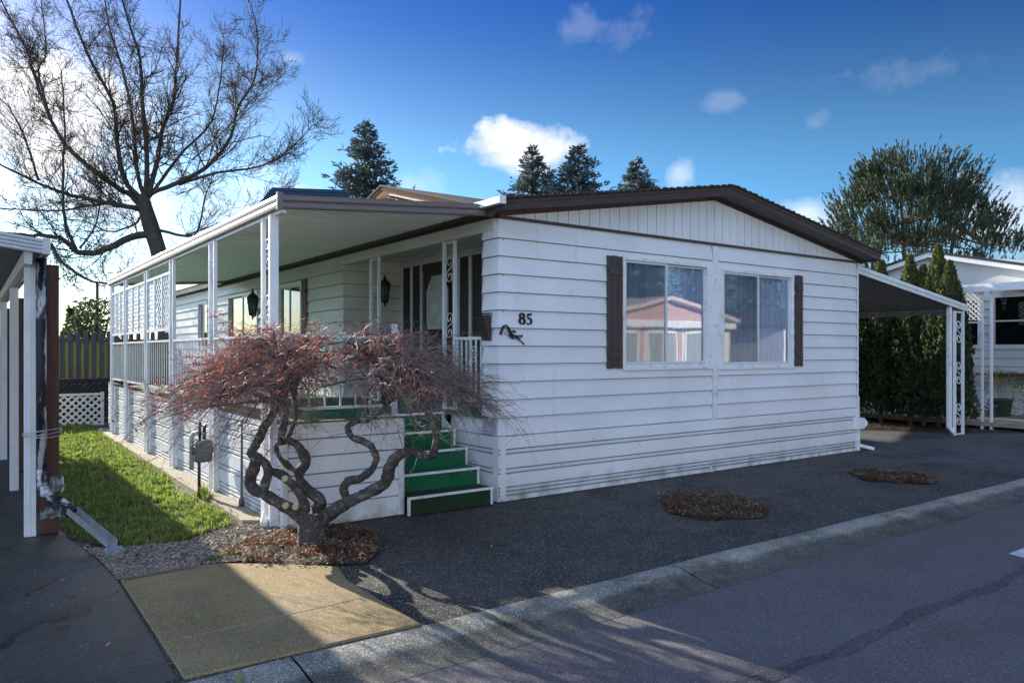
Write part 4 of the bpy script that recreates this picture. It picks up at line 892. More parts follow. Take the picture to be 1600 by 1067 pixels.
b=MB(); b.lathe((-2.735,2.29,.56),[(.05,-.02),(.055,-.012),(.04,0)],16,axis='x'); adopt(b.build('dial_cover',M['lampglass']),gm)
b=MB(); b.tube([(-2.47,1.30,.93),(-2.47,1.30,.06),(-2.475,1.29,.03)],[.016,.016,.030],8); b.lathe((-2.47,1.30,.10),[(.03,-.07),(.03,0),(.018,.02)],10); tag(b.build('conduit_pipe',M['meter']),'thin dark conduit pipe standing against the porch skirting near its corner','pipe')
TUFT=[(-2.74,1.75),(-2.60,1.7),(-2.58,2.3),(-2.72,2.3)]
grass(TUFT,1500,'grass_tuft','taller grass tuft with a dark hollow at the foot of the gas meter',.05,.12)
# ---------------------------------------------------------------- twisted weeping maple
maple=thing('weeping_maple','twisted bare weeping maple with dead red leaves in front of the porch','tree',P(487,850,6.62)*1)
maple.location.z=0
def px3(pts,d0,d1,r0,r1,wob=0):
    n=len(pts); P3=[]; 
    for i,(x,y) in enumerate(pts):
        t=i/(n-1); P3.append(P(x,y,d0+(d1-d0)*t+wob*math.sin(i*1.7)))
    # smooth (Catmull-Rom) and taper with knobs
    out=[];rad=[]
    for i in range(n-1):
        p0=P3[max(0,i-1)];p1=P3[i];p2=P3[i+1];p3=P3[min(n-1,i+2)]
        for k in range(7):
            t=k/7; out.append(.5*((2*p1)+(p2-p0)*t+(2*p0-5*p1+4*p2-p3)*t*t+(3*p1-p0-3*p2+p3)*t*t*t))
            tt=(i+t)/(n-1); rad.append(.86*(r0+(r1-r0)*tt)*(1+.10*math.sin(tt*17+r0*99)+rnd.uniform(-.05,.05)))
    out.append(P3[-1]); rad.append(r1)
    return out,rad
BR=[]
b=MB()
def limb(pts,d0,d1,r0,r1,wob=0,keep=True,n=14):
    o,r=px3(pts,d0,d1,r0,r1,wob); b.tube(o,r,n)
    if keep: BR.append((o,r))
b.tube([P(488,862,6.62),P(487,848,6.62),P(486,835,6.62),P(486,818,6.62),P(490,803,6.64)],[.165,.135,.115,.112,.105],14)
b.tube([P(470,856,6.6),P(478,838,6.6),P(484,815,6.61)],[.05,.06,.05],8); b.tube([P(505,856,6.6),P(499,838,6.6),P(494,812,6.61)],[.055,.06,.05],8)
limb([(480,822),(470,806),(445,791),(415,773),(395,762),(391,744),(398,726),(396,714),(394,706),(403,688),(415,664),(427,645),(445,618)],6.62,6.35,.070,.036,.04)
limb([(412,770),(414,757),(419,738),(412,720),(398,714)],6.45,6.48,.038,.045,0,False)
limb([(478,800),(469,772),(445,745),(424,736),(414,734)],6.6,6.5,.050,.036,0,False)
limb([(490,815),(497,798),(500,782),(487,770),(472,755),(467,740),(478,722),(469,701),(452,688),(439,689),(443,665),(446,635),(438,612),(425,596)],6.66,6.95,.068,.026,.05)
limb([(470,742),(450,727),(434,710),(432,696),(440,690)],6.78,6.86,.026,.028,0,False)
limb([(448,690),(455,672),(463,650),(462,630),(458,606)],6.88,7.05,.026,.018,.0)
limb([(492,815),(510,806),(532,791),(550,782),(580,767),(602,753),(610,728),(624,710),(645,706),(671,713),(681,696),(682,672),(671,648),(656,630),(650,606)],6.64,6.25,.075,.026,.05)
limb([(543,782),(537,764),(544,752),(565,746),(582,731),(587,713),(577,694),(553,684),(543,669),(555,659),(577,656),(596,640),(616,622)],6.55,6.95,.048,.022,.04)
for i_,v_ in enumerate(b.v):
    q_=Vector(v_); b.v[i_]=tuple(q_+.011*noise.noise_vector(q_*13)+.006*noise.noise_vector(q_*38))
adopt(b.build('trunk',M['mbark']),maple)
for (x,y,d,dx,dy) in ((446,748,6.42,-.03,-.02),(462,792,6.50,-.03,.01),(447,790,6.44,0,.03)):
    c=MB(); p=P(x,y,d); q=p+Vector((-.02,-.035,.01)); c.tube([p,q],[.030,.026],10); adopt(c.build('pruned_stub',M['cutwood']),maple)
# crown of arching limbs and twigs
CC=P(520,600,6.72); cx_,cy_=CC.x,CC.y
camr=Vector((UX,-UY,0)); camf=Vector((UY,UX,0))
def dome(u,v):
    """u across, v deep, -1..1 -> point of the crown's umbrella surface"""
    r=min(1,math.hypot(u,v)); ur=1.46 if u>0 else 1.58
    z=1.84-.58*r**2.4
    return Vector((cx_,cy_,0))+camr*(u*ur)+camf*(v*.95)+Z*z
ends=[(o[-1],r[-1]) for o,r in BR]+[(o[-6],r[-6]) for o,r in BR]
mr=random.Random(11)
tw=MB(); lf=MB(); lb_=MB(); tips=[]
def curve3(p0,p1,p2,p3,n):
    return [((1-t)**3)*p0+3*((1-t)**2)*t*p1+3*(1-t)*t*t*p2+t**3*p3 for t in [i/n for i in range(n+1)]]
def jit(s): return Vector((mr.uniform(-s,s),mr.uniform(-s,s),mr.uniform(-s,s)))
def addleaf(p,s=1,sl=False):
    th=mr.uniform(0,6.3); d=Vector((math.cos(th),math.sin(th),mr.uniform(-1.2,.1))).normalized(); sd=d.cross(Vector((mr.uniform(-1,1),mr.uniform(-1,1),mr.uniform(-1,1)))).normalized()
    l=mr.uniform(.020,.046)*s; wd=mr.uniform(.0035,.0068)*s; mi=0 if mr.random()<.62 else 1
    m_=p+d*l*.5+jit(.006); lf.face([p,m_+sd*wd,p+d*l,m_-sd*wd],mi)
for k in range(112):
    while True:
        r_=math.sqrt((k+.5)/112); th_=k*2.39996+mr.uniform(-.3,.3); u,v=r_*math.cos(th_),r_*math.sin(th_)
        if True: break
    tgt=dome(u,v)+jit(.05); tgt.z-=abs(mr.gauss(0,.10))
    e,er=min(ends,key=lambda q:(q[0]-tgt).length*mr.uniform(.6,1.5))
    dv=tgt-e; r0=min(er*.8,.020)
    up=Vector((0,0,max(.12,tgt.z-e.z+.18)))
    pts=curve3(e,e+up*.8+dv*.12+jit(.07),e+dv*.62+Z*mr.uniform(.12,.30)+jit(.08),tgt,9)
    pts=[p+jit(.012) for p in pts]; rr=[r0*(1-.80*i/9) for i in range(10)]; lb_.tube(pts,rr,5)
    out=Vector((tgt.x-cx_,tgt.y-cy_,0)); out=out.normalized() if out.length>.01 else camr
    edge=math.hypot(u,v)
    for j in range(15):
        i=mr.randrange(3,10); s=pts[i]; dirn=(out*mr.uniform(.2,1.2)+Vector((mr.uniform(-1,1),mr.uniform(-1,1),0))*.75+Z*mr.uniform(-.25,.65)).normalized()
        Lg=mr.uniform(.16,.46)*(.75+.5*edge); droop=mr.uniform(.05,.5)*Lg*(1+edge)
        q=[]
        for t in range(6):
            f=t/5; q.append(s+dirn*Lg*f-Z*droop*f*f+jit(.012*f))
        tw.tube(q,[.0030*(1-.6*t/5) for t in range(6)],3,cap=False)
        for m_ in range(4):
            t=mr.randrange(1,6); s2=q[t]; d2=(dirn*.6+Vector((mr.uniform(-1,1),mr.uniform(-1,1),mr.uniform(-.9,.5)))).normalized(); l2=mr.uniform(.05,.20)
            q2=[s2,s2+d2*l2*.5+jit(.01)-Z*.01,s2+d2*l2-Z*mr.uniform(.0,.06)]
            tw.tube(q2,[.0018,.0015,.0010],3,cap=False)
            # dead leaves cling to the upper left and middle of the crown
            pu=(s2-Vector((cx_,cy_,0))).dot(camr)
            want=.95 if pu<.55 else (.30 if pu<1.0 else .03)
            if s2.z>1.30+.0*pu-(.25 if pu<-1 else 0) and mr.random()<want and math.sin(s2.x*5.3+1)*math.sin(s2.y*6.1)>-.35:
                for w_ in range(4): addleaf(s2+d2*l2*mr.random()+jit(.012))
# long hanging whips at the left and right rims, and from the twisted limbs
for k in range(115):
    side=-1 if mr.random()<.5 else 1; v=mr.uniform(-.9,.6); u=side*math.sqrt(max(0,1-v*v))*mr.uniform(.35,1); s=dome(u*.85,v)-Z*mr.uniform(.05,.3)
    out=Vector((s.x-cx_,s.y-cy_,0)).normalized(); Lg=mr.uniform(.3,.75 if side>0 else .6); q=[]
    rise=mr.uniform(-.2,.35) if side>0 else mr.uniform(-.5,.2)
    sw=jit(.25); sw.z=0
    for t in range(8):
        f=t/7; q.append(s+out*Lg*.72*f+Z*(rise*Lg*f-mr.uniform(.3,.45)*Lg*f*f)+sw*f*.6+jit(.008))
    tw.tube(q,[.0048*(1-.7*t/7) for t in range(8)],3,cap=False)
    for m_ in range(6):
        t=mr.randrange(1,8); d2=(out*.8+Vector((mr.uniform(-.8,.8),mr.uniform(-.8,.8),mr.uniform(-.9,.5)))).normalized(); l2=mr.uniform(.05,.2)
        tw.tube([q[t],q[t]+d2*l2*.5+jit(.01),q[t]+d2*l2-Z*.02],[.0028,.002,.0012],3,cap=False)
for k in range(75):
    o,r=BR[mr.randrange(len(BR))]; i=mr.randrange(len(o)//2,len(o)); s=o[i]; d=Vector((mr.uniform(-1,1),mr.uniform(-1,1),mr.uniform(-.4,.5))).normalized(); Lg=mr.uniform(.12,.45); q=[]
    for t in range(6): f=t/5; q.append(s+d*Lg*f-Z*mr.uniform(.25,.5)*Lg*f*f+jit(.008))
    tw.tube(q,[.004*(1-.7*t/5) for t in range(6)],3,cap=False)
    for m_ in range(3):
        t=mr.randrange(1,6); d2=(d+jit(.9)-Z*.3).normalized(); l2=mr.uniform(.04,.14); tw.tube([q[t],q[t]+d2*l2*.5+jit(.01),q[t]+d2*l2],[.0025,.002,.0012],3,cap=False)
for k in range(60):   # upright shoots breaking the top outline
    u,v=mr.uniform(-.7,.9),mr.uniform(-.7,.7); s=dome(u,v)-Z*.05; d=(Z*mr.uniform(.5,1)+Vector((mr.uniform(-1,1),mr.uniform(-1,1),0))).normalized(); Lg=mr.uniform(.1,.30)
    q=[s+d*Lg*f/4+jit(.010) for f in range(5)]; tw.tube(q,[.0036*(1-.65*t/4) for t in range(5)],3,cap=False)
adopt(lb_.build('limb',M['mbark']),maple); adopt(tw.build('twig_crown',M['twig']),maple); adopt(lf.build('dead_leaves',[M['leafred'],M['leafrust']]),maple)
# ---------------------------------------------------------------- left carport
cp=thing('carport','neighbouring carport with ribbed grey fascia and white posts at the left edge','carport',(-6.2,6,0))
C=lambda mb,name,m,bev=0: adopt(mb.build(name,m,bevel=bev),cp)
XR=-4.30; CY0=.80; CY1=13.0; SL=.125
b=MB(); y=CY0+.02
prof=[]
while y<CY1: prof+=[(y,0),(y+.015,.03),(y+.06,.03),(y+.075,0)]; y+=.20
def croof(x): return 2.60+SL*(XR-x)
for (ya,ha),(yb,hb) in zip(prof,prof[1:]): b.face([(XR,ya,croof(XR)+ha),(XR,yb,croof(XR)+hb),(-8.2,yb,croof(-8.2)+hb),(-8.2,ya,croof(-8.2)+ha)])
b.face([(XR,CY0,croof(XR)+.045),(XR,CY1,croof(XR)+.045),(-8.2,CY1,croof(-8.2)+.045),(-8.2,CY0,croof(-8.2)+.045)])
C(b,'carport_roof',M['pan2'])
b=MB(); ribbed((XR+.0,CY0,0),(-8.2,CY0,0),2.675,croof(-8.2)+.06,.13,(0,-1,0),lines=4); b.box((XR-.03,CY0-.045,2.545),(XR+.03,CY0+.0,2.685)); C(b,'carport_fascia',M['fasciaw'])
b=MB(); ribbed((XR+.0,CY0,0),(XR+.0,CY1,0),2.675,2.675,.13,(1,0,0),lines=4); C(b,'carport_gutter',M['fasciaw'])
b=MB(); b.box((XR-.16,CY0+.05,2.46),(XR-.10,CY1,2.575)); C(b,'carport_beam',M['fasciaw'])
CPY=[1.20,4.0,7.2,10.4]
for y in CPY:
    b=MB(); x=-4.395
    b.box((x-.045,y,0),(x-.030,y+.10,2.47)); b.box((x-.0295,y,0),(x+.045,y+.012,2.47)); b.box((x-.0295,y+.088,0),(x+.045,y+.10,2.47)); b.lathe((x+.02,y-.001,.14),[(.008,-.004),(.008,.003)],8,axis='y'); b.box((x-.008,y-.004,.0),(x+.0,y-.0005,2.47))
    C(b,'carport_post',M['postw'],.003)
for y in CPY+[2.6,5.6,8.8]:
    b=MB(); b.box((-4.295,y+.03,0),(-4.165,y+.15,2.44 if y>1.3 else 2.50)); C(b,'timber_post',M['timber'],.006)
b=MB(); b.box((-8.2,10.9,0),(-4.45,11.0,2.6)); C(b,'storage_wall',M['nwall'])
ds=thing('drainpipe','dented drainpipe with peeling black and white paint running down the carport post','drainpipe',(-4.25,1.2,0))
b=MB(); b.tube([(-4.315,1.12,2.54),(-4.315,1.12,1.6),(-4.312,1.118,.62)],[.045,.043,.043],8); adopt(b.build('pipe',M['peel']),ds)
b=MB(); el_=[(-4.312,1.118,.62),(-4.31,1.11,.50),(-4.295,1.09,.42),(-4.25,1.05,.36),(-4.19,1.0,.335)]
full=[];fr=[]
for i in range(len(el_)-1):
    for k in range(5):
        full.append(Vector(el_[i]).lerp(Vector(el_[i+1]),k/5)); fr.append(.050 if k%2 else .042)
full.append(Vector(el_[-1])); fr.append(.045)
b.tube(full,fr,10); adopt(b.build('elbow',M['peel']),ds)
for (fx,fy,fz,fw,fh) in ((-4.20,1.04,.49,.12,.15),(-4.25,1.0,.24,.17,.10)):
    b=MB(); fr_=random.Random(int(fz*100)); gr={}
    for i in range(8):
        for j in range(6): gr[i,j]=len(b.v); b.v.append((fx-fw/2+fw*i/7+fr_.uniform(-.006,.006),fy-.03+.045*(i%2)+fr_.uniform(-.012,.012)+.02*math.sin(j*2),fz-fh/2+fh*j/5+fr_.uniform(-.012,.012)))
    for i in range(7):
        for j in range(5): b.f.append((gr[i,j],gr[i+1,j],gr[i+1,j+1],gr[i,j+1])); b.m.append(0); b.sm.append(False)
    adopt(b.build('crumpled_foil',M['galv']),ds)
b=MB(); p=Vector((-4.20,1.0,.335)); q=Vector((-3.86,.22,.03)); b.bar(p,p.lerp(q,.28),.085,.07); adopt(b.build('extension_neck',M['peel']),ds)
b=MB(); s0=p.lerp(q,.28); d=(q-s0).normalized(); sd=d.cross(Z).normalized(); b.bar(s0,q,.085,.006,mi=0); b.bar(s0+sd*.042+Z*.028,q+sd*.042+Z*.028,.006,.055); b.bar(s0-sd*.042+Z*.028,q-sd*.042+Z*.028,.006,.055); b.bar(q,q+d*.10-Z*.005+sd*.02,.15,.006)
adopt(b.build('extension_trough',M['galv']),ds)
b=MB()
for k in range(3):
    z=.93+k*.018; ring=[]
    for i in range(17):
        th=2*math.pi*i/16; ring.append((-4.30+.155*math.cos(th),1.19+.13*math.sin(th),z+.02*math.sin(th+k)))
    b.tube(ring,.005,4)
adopt(b.build('wire_tie',M['galv']),ds)
# ---------------------------------------------------------------- gate, fence
gt=thing('lattice_gate','low white lattice gate closing the grass strip beside the porch end','gate',(-2.9,12.6,0))
b=MB(); lattice(b,(-3.55,12.6,.04),X,-Y,1.22,.64,sp=.11,st=.04,th=.01); adopt(b.build('lattice',M['postw']),gt)
b=MB(); b.box((-3.57,12.57,0.0),(-2.30,12.63,.045)); b.box((-3.57,12.57,.68),(-2.30,12.63,.735)); b.box((-2.36,12.56,0),(-2.30,12.64,.76)); adopt(b.build('gate_frame',M['postw']),gt)
b=MB(); lattice(b,(-4.4,13.3,.0),X,-Y,2.6,1.05,sp=.10,st=.04,th=.01); b.box((-4.4,13.28,.98),(-1.8,13.32,1.05)); tag(b.build('dark_lattice_screen',M['lattdark']),'dark weathered lattice screen behind the white gate','lattice')
b=MB(); b.box((-5.2,16.9,.0),(-.2,16.95,1.0)); 
fn=thing('picket_fence','tall weathered dog eared board fence with yellow boards tinted as sunlit behind the grass strip','fence',(-3,17,0))
f1=MB(); f2=MB()
for i in range(34):
    x=-6.4+i*.19; z=2.24+.015*math.sin(i*2.1)
    ring=[(x,17,0),(x+.115,17,0),(x+.115,17,z-.06),(x+.085,17,z),(x+.03,17,z),(x,17,z-.06)]
    f1.prism(ring,(0,.02,0))
    f2.box((x+.10,17.06,0),(x+.205,17.08,2.02))
f1.box((-6.4,17.021,1.95),(.1,17.059,2.03)); f1.box((-6.4,17.021,.5),(.1,17.059,.6))
adopt(f1.build('front_board',M['fencedark']),fn); adopt(f2.build('rear_board',M['fenceyel']),fn)
b=MB(); b.box((-6.4,16.7,.0),(.2,16.75,.95)); tag(b.build('low_retaining_wall',M['lattdark']),'dark low timber wall along the foot of the board fence','wall')
pp=P(152,560,40); b=MB(); b.tube([(pp.x,pp.y,-.1),(pp.x,pp.y,P(152,440,40).z)],[.09,.07],8); tag(b.build('utility_pole',M['bark']),'thin wooden pole rising behind the board fence','pole')
# ---------------------------------------------------------------- right carport awning
rc=thing('side_carport','white edged sloping carport awning with scrollwork post at the right side of the home','carport',(9.5,5,0))
Q=lambda mb,name,m,bev=0: adopt(mb.build(name,m,bevel=bev),rc)
XA,XB=W+.20,11.66; ZA,ZB=3.07,2.555; CB=8.5
def az_(x): return ZA+(ZB-ZA)*(x-XA)/(XB-XA)
b=MB(); y=.06; prof=[]
while y<CB: prof+=[(y,0),(y+.012,.028),(y+.05,.028),(y+.062,0)]; y+=.15
for (ya,ha),(yb,hb) in zip(prof,prof[1:]): b.face([(XA,ya,ZA+ha),(XA,yb,ZA+hb),(XB,yb,ZB+hb),(XB,ya,ZB+ha)])
b.face([(XA,.04,ZA+.045),(XA,CB,ZA+.045),(XB,CB,ZB+.045),(XB,.04,ZB+.045)])
Q(b,'awning_roof',M['pan2'])
b=MB(); b.prism([(XA-.10,.02,ZA-.035),(XB,.02,ZB-.05),(XB,.02,ZB+.075),(XA-.10,.02,ZA+.09)],(0,.03,0)); b.prism([(XA-.10,.0,ZA+.03),(XB+.01,.0,ZB+.015),(XB+.01,.0,ZB+.08),(XA-.10,.0,ZA+.095)],(0,.0195,0)); b.box((XB,.0,ZB-.05),(XB+.04,CB,ZB+.08)); Q(b,'awning_fascia',M['trim'],.004)
b=MB(); b.box((XB-.10,.05,ZB-.11),(XB-.04,CB,ZB-.02)); b.box((XA-.2,.10,2.9),(XA-.14,CB,3.05)); Q(b,'awning_beam',M['pan2'])
scroll_post(rc,(11.20,.05,0),X,.36,.0,2.5,'awning_post',tw=.05,ns=3,sr=.011,scroll=.50)
for y in (3.2,6.4): scroll_post(rc,(11.45,y,0),Y,.25,.0,2.46,'awning_post',tw=.05)
b=MB(); b.box((11.04,.06,.16),(11.13,.14,2.58)); b.bar((11.085,.10,.17),(11.16,.05,.05),.07,.07); Q(b,'downspout',M['trim'],.012)
b=MB(); b.box((W+.10,.02,3.10),(W+.19,.12,3.20)); b.box((W+.2,.02,3.165),(W+.34,.12,3.20)); Q(b,'bracket',M['trim'],.004)
# ---------------------------------------------------------------- arborvitae
sheet('hedge_bed',[(10.75,1.8),(11.9,.1),(13.2,-.5),(14.2,1.2),(13.6,8.5),(10.75,8.5)],-.003,M['litter'])
def arborvitae(name,x,y,h,r,label,seed,n=8500):
    q=random.Random(seed); t=thing(name,label,'shrub',(x,y,0),'arborvitae in the row beside the side carport')
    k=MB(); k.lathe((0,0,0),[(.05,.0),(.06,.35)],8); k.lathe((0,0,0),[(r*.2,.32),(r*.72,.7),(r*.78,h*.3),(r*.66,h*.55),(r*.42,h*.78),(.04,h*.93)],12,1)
    f=MB()
    lob=[(q.uniform(0,6.3),q.uniform(.6,.95)) for _ in range(7)]
    for i in range(n):
        tt=q.random()**.85; z=.22+(h-.22)*tt; 
        pr=(1-max(0,(tt-.25)/.75)**2.1)*(.95+.25*max(0,1-tt*2.2))
        th=q.uniform(0,6.3); lump=1+.10*math.sin(th*3+z*2.3+seed)+.07*math.sin(z*7+th*5)
        rr=r*pr*lump*q.uniform(.74,1.04)+.02; c_=Vector((rr*math.cos(th),rr*math.sin(th),z))
        out=Vector((math.cos(th),math.sin(th),0)); up_=(Z+out*q.uniform(-.1,.6)+Vector((q.uniform(-.4,.4),q.uniform(-.4,.4),0))).normalized(); sd=up_.cross(out+Vector((q.uniform(-.9,.9),q.uniform(-.9,.9),0))).normalized()
        l=q.uniform(.05,.12); wd=q.uniform(.018,.038); tip=1 if (q.random()<.04+.62*max(0,(tt-.62)/.38)) else 0
        f.face([c_-sd*wd*.3,c_+sd*wd+up_*l*.45,c_+up_*l,c_-sd*wd+up_*l*.45],tip)
    o=k.build('stem',[M['pinetrunk'],M['arbcore']]); o.parent=t; k=o
    for pi in o.data.polygons: pass
    o=f.build('foliage',[M['arb'],M['arbtip']]); o.parent=t
    return t
ARB=[(12.5,.72,3.60,.42,'slender arborvitae nearest the scrollwork post, paler green'),(12.6,1.00,4.0,.40,'tallest arborvitae with a browned tip, behind the scrollwork post'),(12.6,1.32,3.56,.36,'arborvitae just left of the brown tipped one'),(12.6,1.62,3.82,.42,'arborvitae with a round yellow green top above the awning edge'),(12.6,2.30,3.78,.46,'arborvitae whose top just clears the awning near the gutter'),(12.6,3.0,3.4,.7,'dark arborvitae deep under the awning beside the home wall'),(12.7,4.1,3.4,.7,'farthest arborvitae, almost black, against the home wall')]
for i,(x,y,h,r,lb) in enumerate(ARB): arborvitae('arborvitae',x,y,h,r,lb,100+i,n=9000 if i<5 else 5000)
LIT=[(10.8,1.9),(11.9,.25),(13.1,-.4),(14,1.2),(13.4,7),(10.8,7)]
leafbed(LIT,6000,'leaf_litter','brown fallen leaf litter under the arborvitae row',[M['litter'],M['dryred'],M['sun_litter_tan']],[-9,.5,1.0],.03,.04,'leaf litter',.0)
# ---------------------------------------------------------------- conifers far behind
def spruce(px,py,d,w_px,yref,label,seed,zb=0):
    q=random.Random(seed); top=P(px,py,d); h=top.z; rad=w_px/2/F*d; t=thing('spruce_tree',label,'tree',(top.x,top.y,0),'blue green spruces behind the home')
    k=MB(); k.tube([(0,0,0),(0,0,h*.6),(0,0,h-.1)],[.22,.12,.02],8)
    f=MB(); href=(yref-py)/F*d; z=h-href*1.7
    zlo=z
    while z<h-.15:
        tt=(h-z)/(h-zlo); n=int(6+6*tt)
        for i in range(n):
            th=q.uniform(0,6.3); Lb=rad*(((h-z)/href)**1.0)*q.uniform(.6,1.12)+.10; dr=Vector((math.cos(th),math.sin(th),0)); base=Vector((0,0,z+q.uniform(-.1,.1)))
            tip=base+dr*Lb+Z*(Lb*q.uniform(-.12,.32)+.05)
            k.tube([base,base.lerp(tip,.5)-Z*.05*Lb,tip],[.03*tt+.008,.02*tt+.005,.004],3,cap=False)
            m_=int(6+Lb*22)
            for j in range(m_):
                s=q.random()**.7; p=base.lerp(tip,s)-Z*.05*Lb*math.sin(s*3.1); lw=(1-s)*Lb*.38+.06
                p+=Vector((q.uniform(-1,1)*lw,q.uniform(-1,1)*lw,q.uniform(-.12,.06)))
                dd=(dr+Vector((q.uniform(-1,1),q.uniform(-1,1),q.uniform(-.2,.8)))).normalized(); l=q.uniform(.16,.34); sd=dd.cross(Vector((q.uniform(-1,1),q.uniform(-1,1),q.uniform(-1,1)))).normalized()*q.uniform(.03,.06)
                f.face([p-sd*.5,p+dd*l*.5-sd,p+dd*l,p+dd*l*.5+sd])
        z+=q.uniform(.14,.22)
    for j in range(16):
        th=q.uniform(0,6.3); dd=Vector((math.cos(th)*.35,math.sin(th)*.35,1)).normalized(); p=Vector((0,0,h-.55+.5*j/16)); sd=dd.orthogonal().normalized()*.035; f.face([p-sd,p+dd*.25-sd*.5,p+dd*.34,p+dd*.25+sd*.5])
    o=k.build('trunk',M['bark']); o.parent=t; o=f.build('crown',M['spruce']); o.parent=t
spruce(570,190,38,124,310,'largest blue green spruce rising left above the entry gable',21)
spruce(832,228,45,82,302,'spruce directly under the small white cloud, left of its close twin',22)
spruce(905,225,43,98,300,'spruce just right of the white cloud, between two others',23)
spruce(995,250,47,62,298,'smallest spruce whose tip shows just left of the roof ridge',24)
def pine(label):
    q=random.Random(31); d=46; base=P(1440,548,d); t=thing('pine_tree',label,'tree',(base.x,base.y,0)); k=MB(); f=MB()
    def W2(px,py,dd): return P(px,py,d+dd)-Vector((base.x,base.y,0))
    stems=[]
    for (x0,x1,y1,dd) in ((1420,1405,262,.5),(1445,1450,245,-.5),(1470,1500,290,.8),(1405,1345,300,-.3),(1480,1550,360,.2)):
        a_=Vector((0,0,0))+Vector(((x0-1440)/F*d*UX,-(x0-1440)/F*d*UY,0)); m_=W2((x0+x1)/2,400,dd*.5); e_=W2(x1,y1+25,dd); pts=curve3(a_,a_.lerp(m_,.6),m_+Z*1.5,e_,8); k.tube(pts,[.24*(1-.85*i/8) for i in range(9)],7); stems.append(pts)
    # outline of the crown in the photograph: half width at heights
    prof=[(238,20),(255,75),(285,108),(315,122),(345,138),(375,150),(400,152),(420,148),(455,120)]
    def halfw(y):
        for (ya,wa),(yb,wb2) in zip(prof,prof[1:]):
            if ya<=y<=yb: return wa+(wb2-wa)*(y-ya)/(yb-ya)
        return 20
    cl=0
    while cl<150:
        y=q.uniform(252,448); hwd=halfw(y); u=q.uniform(-1,1); x=1428+(y-240)*.10+u*(hwd-14)*(1+.10*math.sin(y*.31+(2 if u>0 else 0)))
        if y>395 and q.random()<.55: continue
        dep=q.uniform(-1,1)*math.sqrt(max(0,1-u*u))*hwd/F*d*.8; cc0=W2(x,y,dep); cl+=1
        if q.random()<.35:
            st=stems[q.randrange(5)]; s_=min(st,key=lambda s:(s-cc0).length+abs(s.z-cc0.z+1.2)); k.tube([s_,s_.lerp(cc0,.5)-Z*.2,cc0],[.05,.035,.015],3,cap=False)
        out=Vector((u*.45*UX,-u*.45*UY,0)); R0=q.uniform(.55,1.25)
        for j in range(34):
            g_=Vector((q.gauss(0,.5),q.gauss(0,.5),q.gauss(0,.34)))*R0; cj=cc0+g_; ax=(Z*.95+out+Vector((g_.x,g_.y,0))*.25+Vector((q.uniform(-.25,.25),q.uniform(-.25,.25),0))).normalized(); hh=q.uniform(.35,.75)
            for m2 in range(13):
                th=q.uniform(0,6.3); o_=ax.orthogonal().normalized(); o_=Matrix.Rotation(th,3,ax)@o_; p=cj+ax*hh*q.random(); dd=(ax+o_*q.uniform(.2,.5)).normalized(); l=q.uniform(.18,.32); sd=dd.cross(o_).normalized()*q.uniform(.016,.030); f.face([p-sd,p+dd*l*.5-sd*1.2,p+dd*l,p+dd*l*.5+sd*1.2])
    o=k.build('trunk',M['pinetrunk']); o.parent=t; o=f.build('crown',M['pine']); o.parent=t
pine('broad dark green pine with upright candle tips above the right neighbour roof')
# ---------------------------------------------------------------- great bare tree
bt=random.Random(5); DT=34
g0=P(262,548,DT); tree=thing('bare_tree','huge leafless tree with spreading dark limbs behind the left fence','tree',(g0.x,g0.y,0))
tb=MB(); tg=MB(); LIM=[]
def blimb(pts,r0,r1,dd0=0,dd1=0,n=8):
    r0*=.72; r1*=.6; k=len(pts); P3=[P(x,y,DT+dd0+(dd1-dd0)*i/(k-1)) for i,(x,y) in enumerate(pts)]; out=[];rad=[]
    for i in range(k-1):
        p0=P3[max(0,i-1)];p1=P3[i];p2=P3[i+1];p3=P3[min(k-1,i+2)]
        for m_ in range(4):
            t=m_/4; out.append(.5*((2*p1)+(p2-p0)*t+(2*p0-5*p1+4*p2-p3)*t*t+(3*p1-p0-3*p2+p3)*t*t*t)); tt=(i+t)/(k-1); rad.append(r0+(r1-r0)*tt)
    out.append(P3[-1]); rad.append(r1); out=[o+Vector((bt.uniform(-1,1),bt.uniform(-1,1),bt.uniform(-1,1)))*r1*.8 for o in out]
    tb.tube(out,rad,n); LIM.append((out,rad))
tb.tube([(g0.x,g0.y,-.1),P(264,500,DT),P(256,430,DT),P(247,390,DT),P(236,355,DT),P(226,322,DT),P(224,305,DT)],[.56,.44,.38,.34,.35,.31,.22],14)
blimb([(226,330),(205,305),(188,296),(140,262),(100,222),(75,175),(52,115),(45,88),(20,35),(-10,-20)],.20,.05,0,2)
blimb([(75,175),(60,110),(72,80),(62,-20)],.09,.03,1,2.5)
blimb([(224,312),(200,290),(186,250),(180,180),(172,150),(135,80),(105,0),(90,-40)],.17,.05,0,-3)
blimb([(226,312),(214,262),(208,190),(192,110),(170,40),(160,-40)],.15,.04,0,3)
blimb([(228,308),(229,240),(222,160),(218,90),(196,20),(176,-60)],.17,.04,0,-1)
blimb([(232,305),(246,250),(254,200),(271,160),(276,100),(282,0),(282,-60)],.17,.04,0,1.5)
blimb([(232,310),(262,268),(288,235),(330,190),(345,120),(350,60)],.12,.03,0,4)
blimb([(236,302),(290,280),(330,255),(360,215),(372,168),(398,122),(402,60),(392,5)],.15,.03,0,-2)
blimb([(280,288),(340,270),(400,262),(445,240),(490,195)],.10,.02,0,-3.5)
blimb([(300,250),(350,205),(400,150),(440,120)],.05,.015,2,5)
blimb([(225,325),(190,322),(150,314),(100,302),(50,282),(-5,255)],.17,.06,0,-3)
blimb([(222,330),(180,318),(140,322),(80,330),(0,325)],.12,.04,0,2)
blimb([(240,362),(205,372),(155,394),(122,393),(92,372),(50,368),(-10,363)],.24,.09,0,-3)
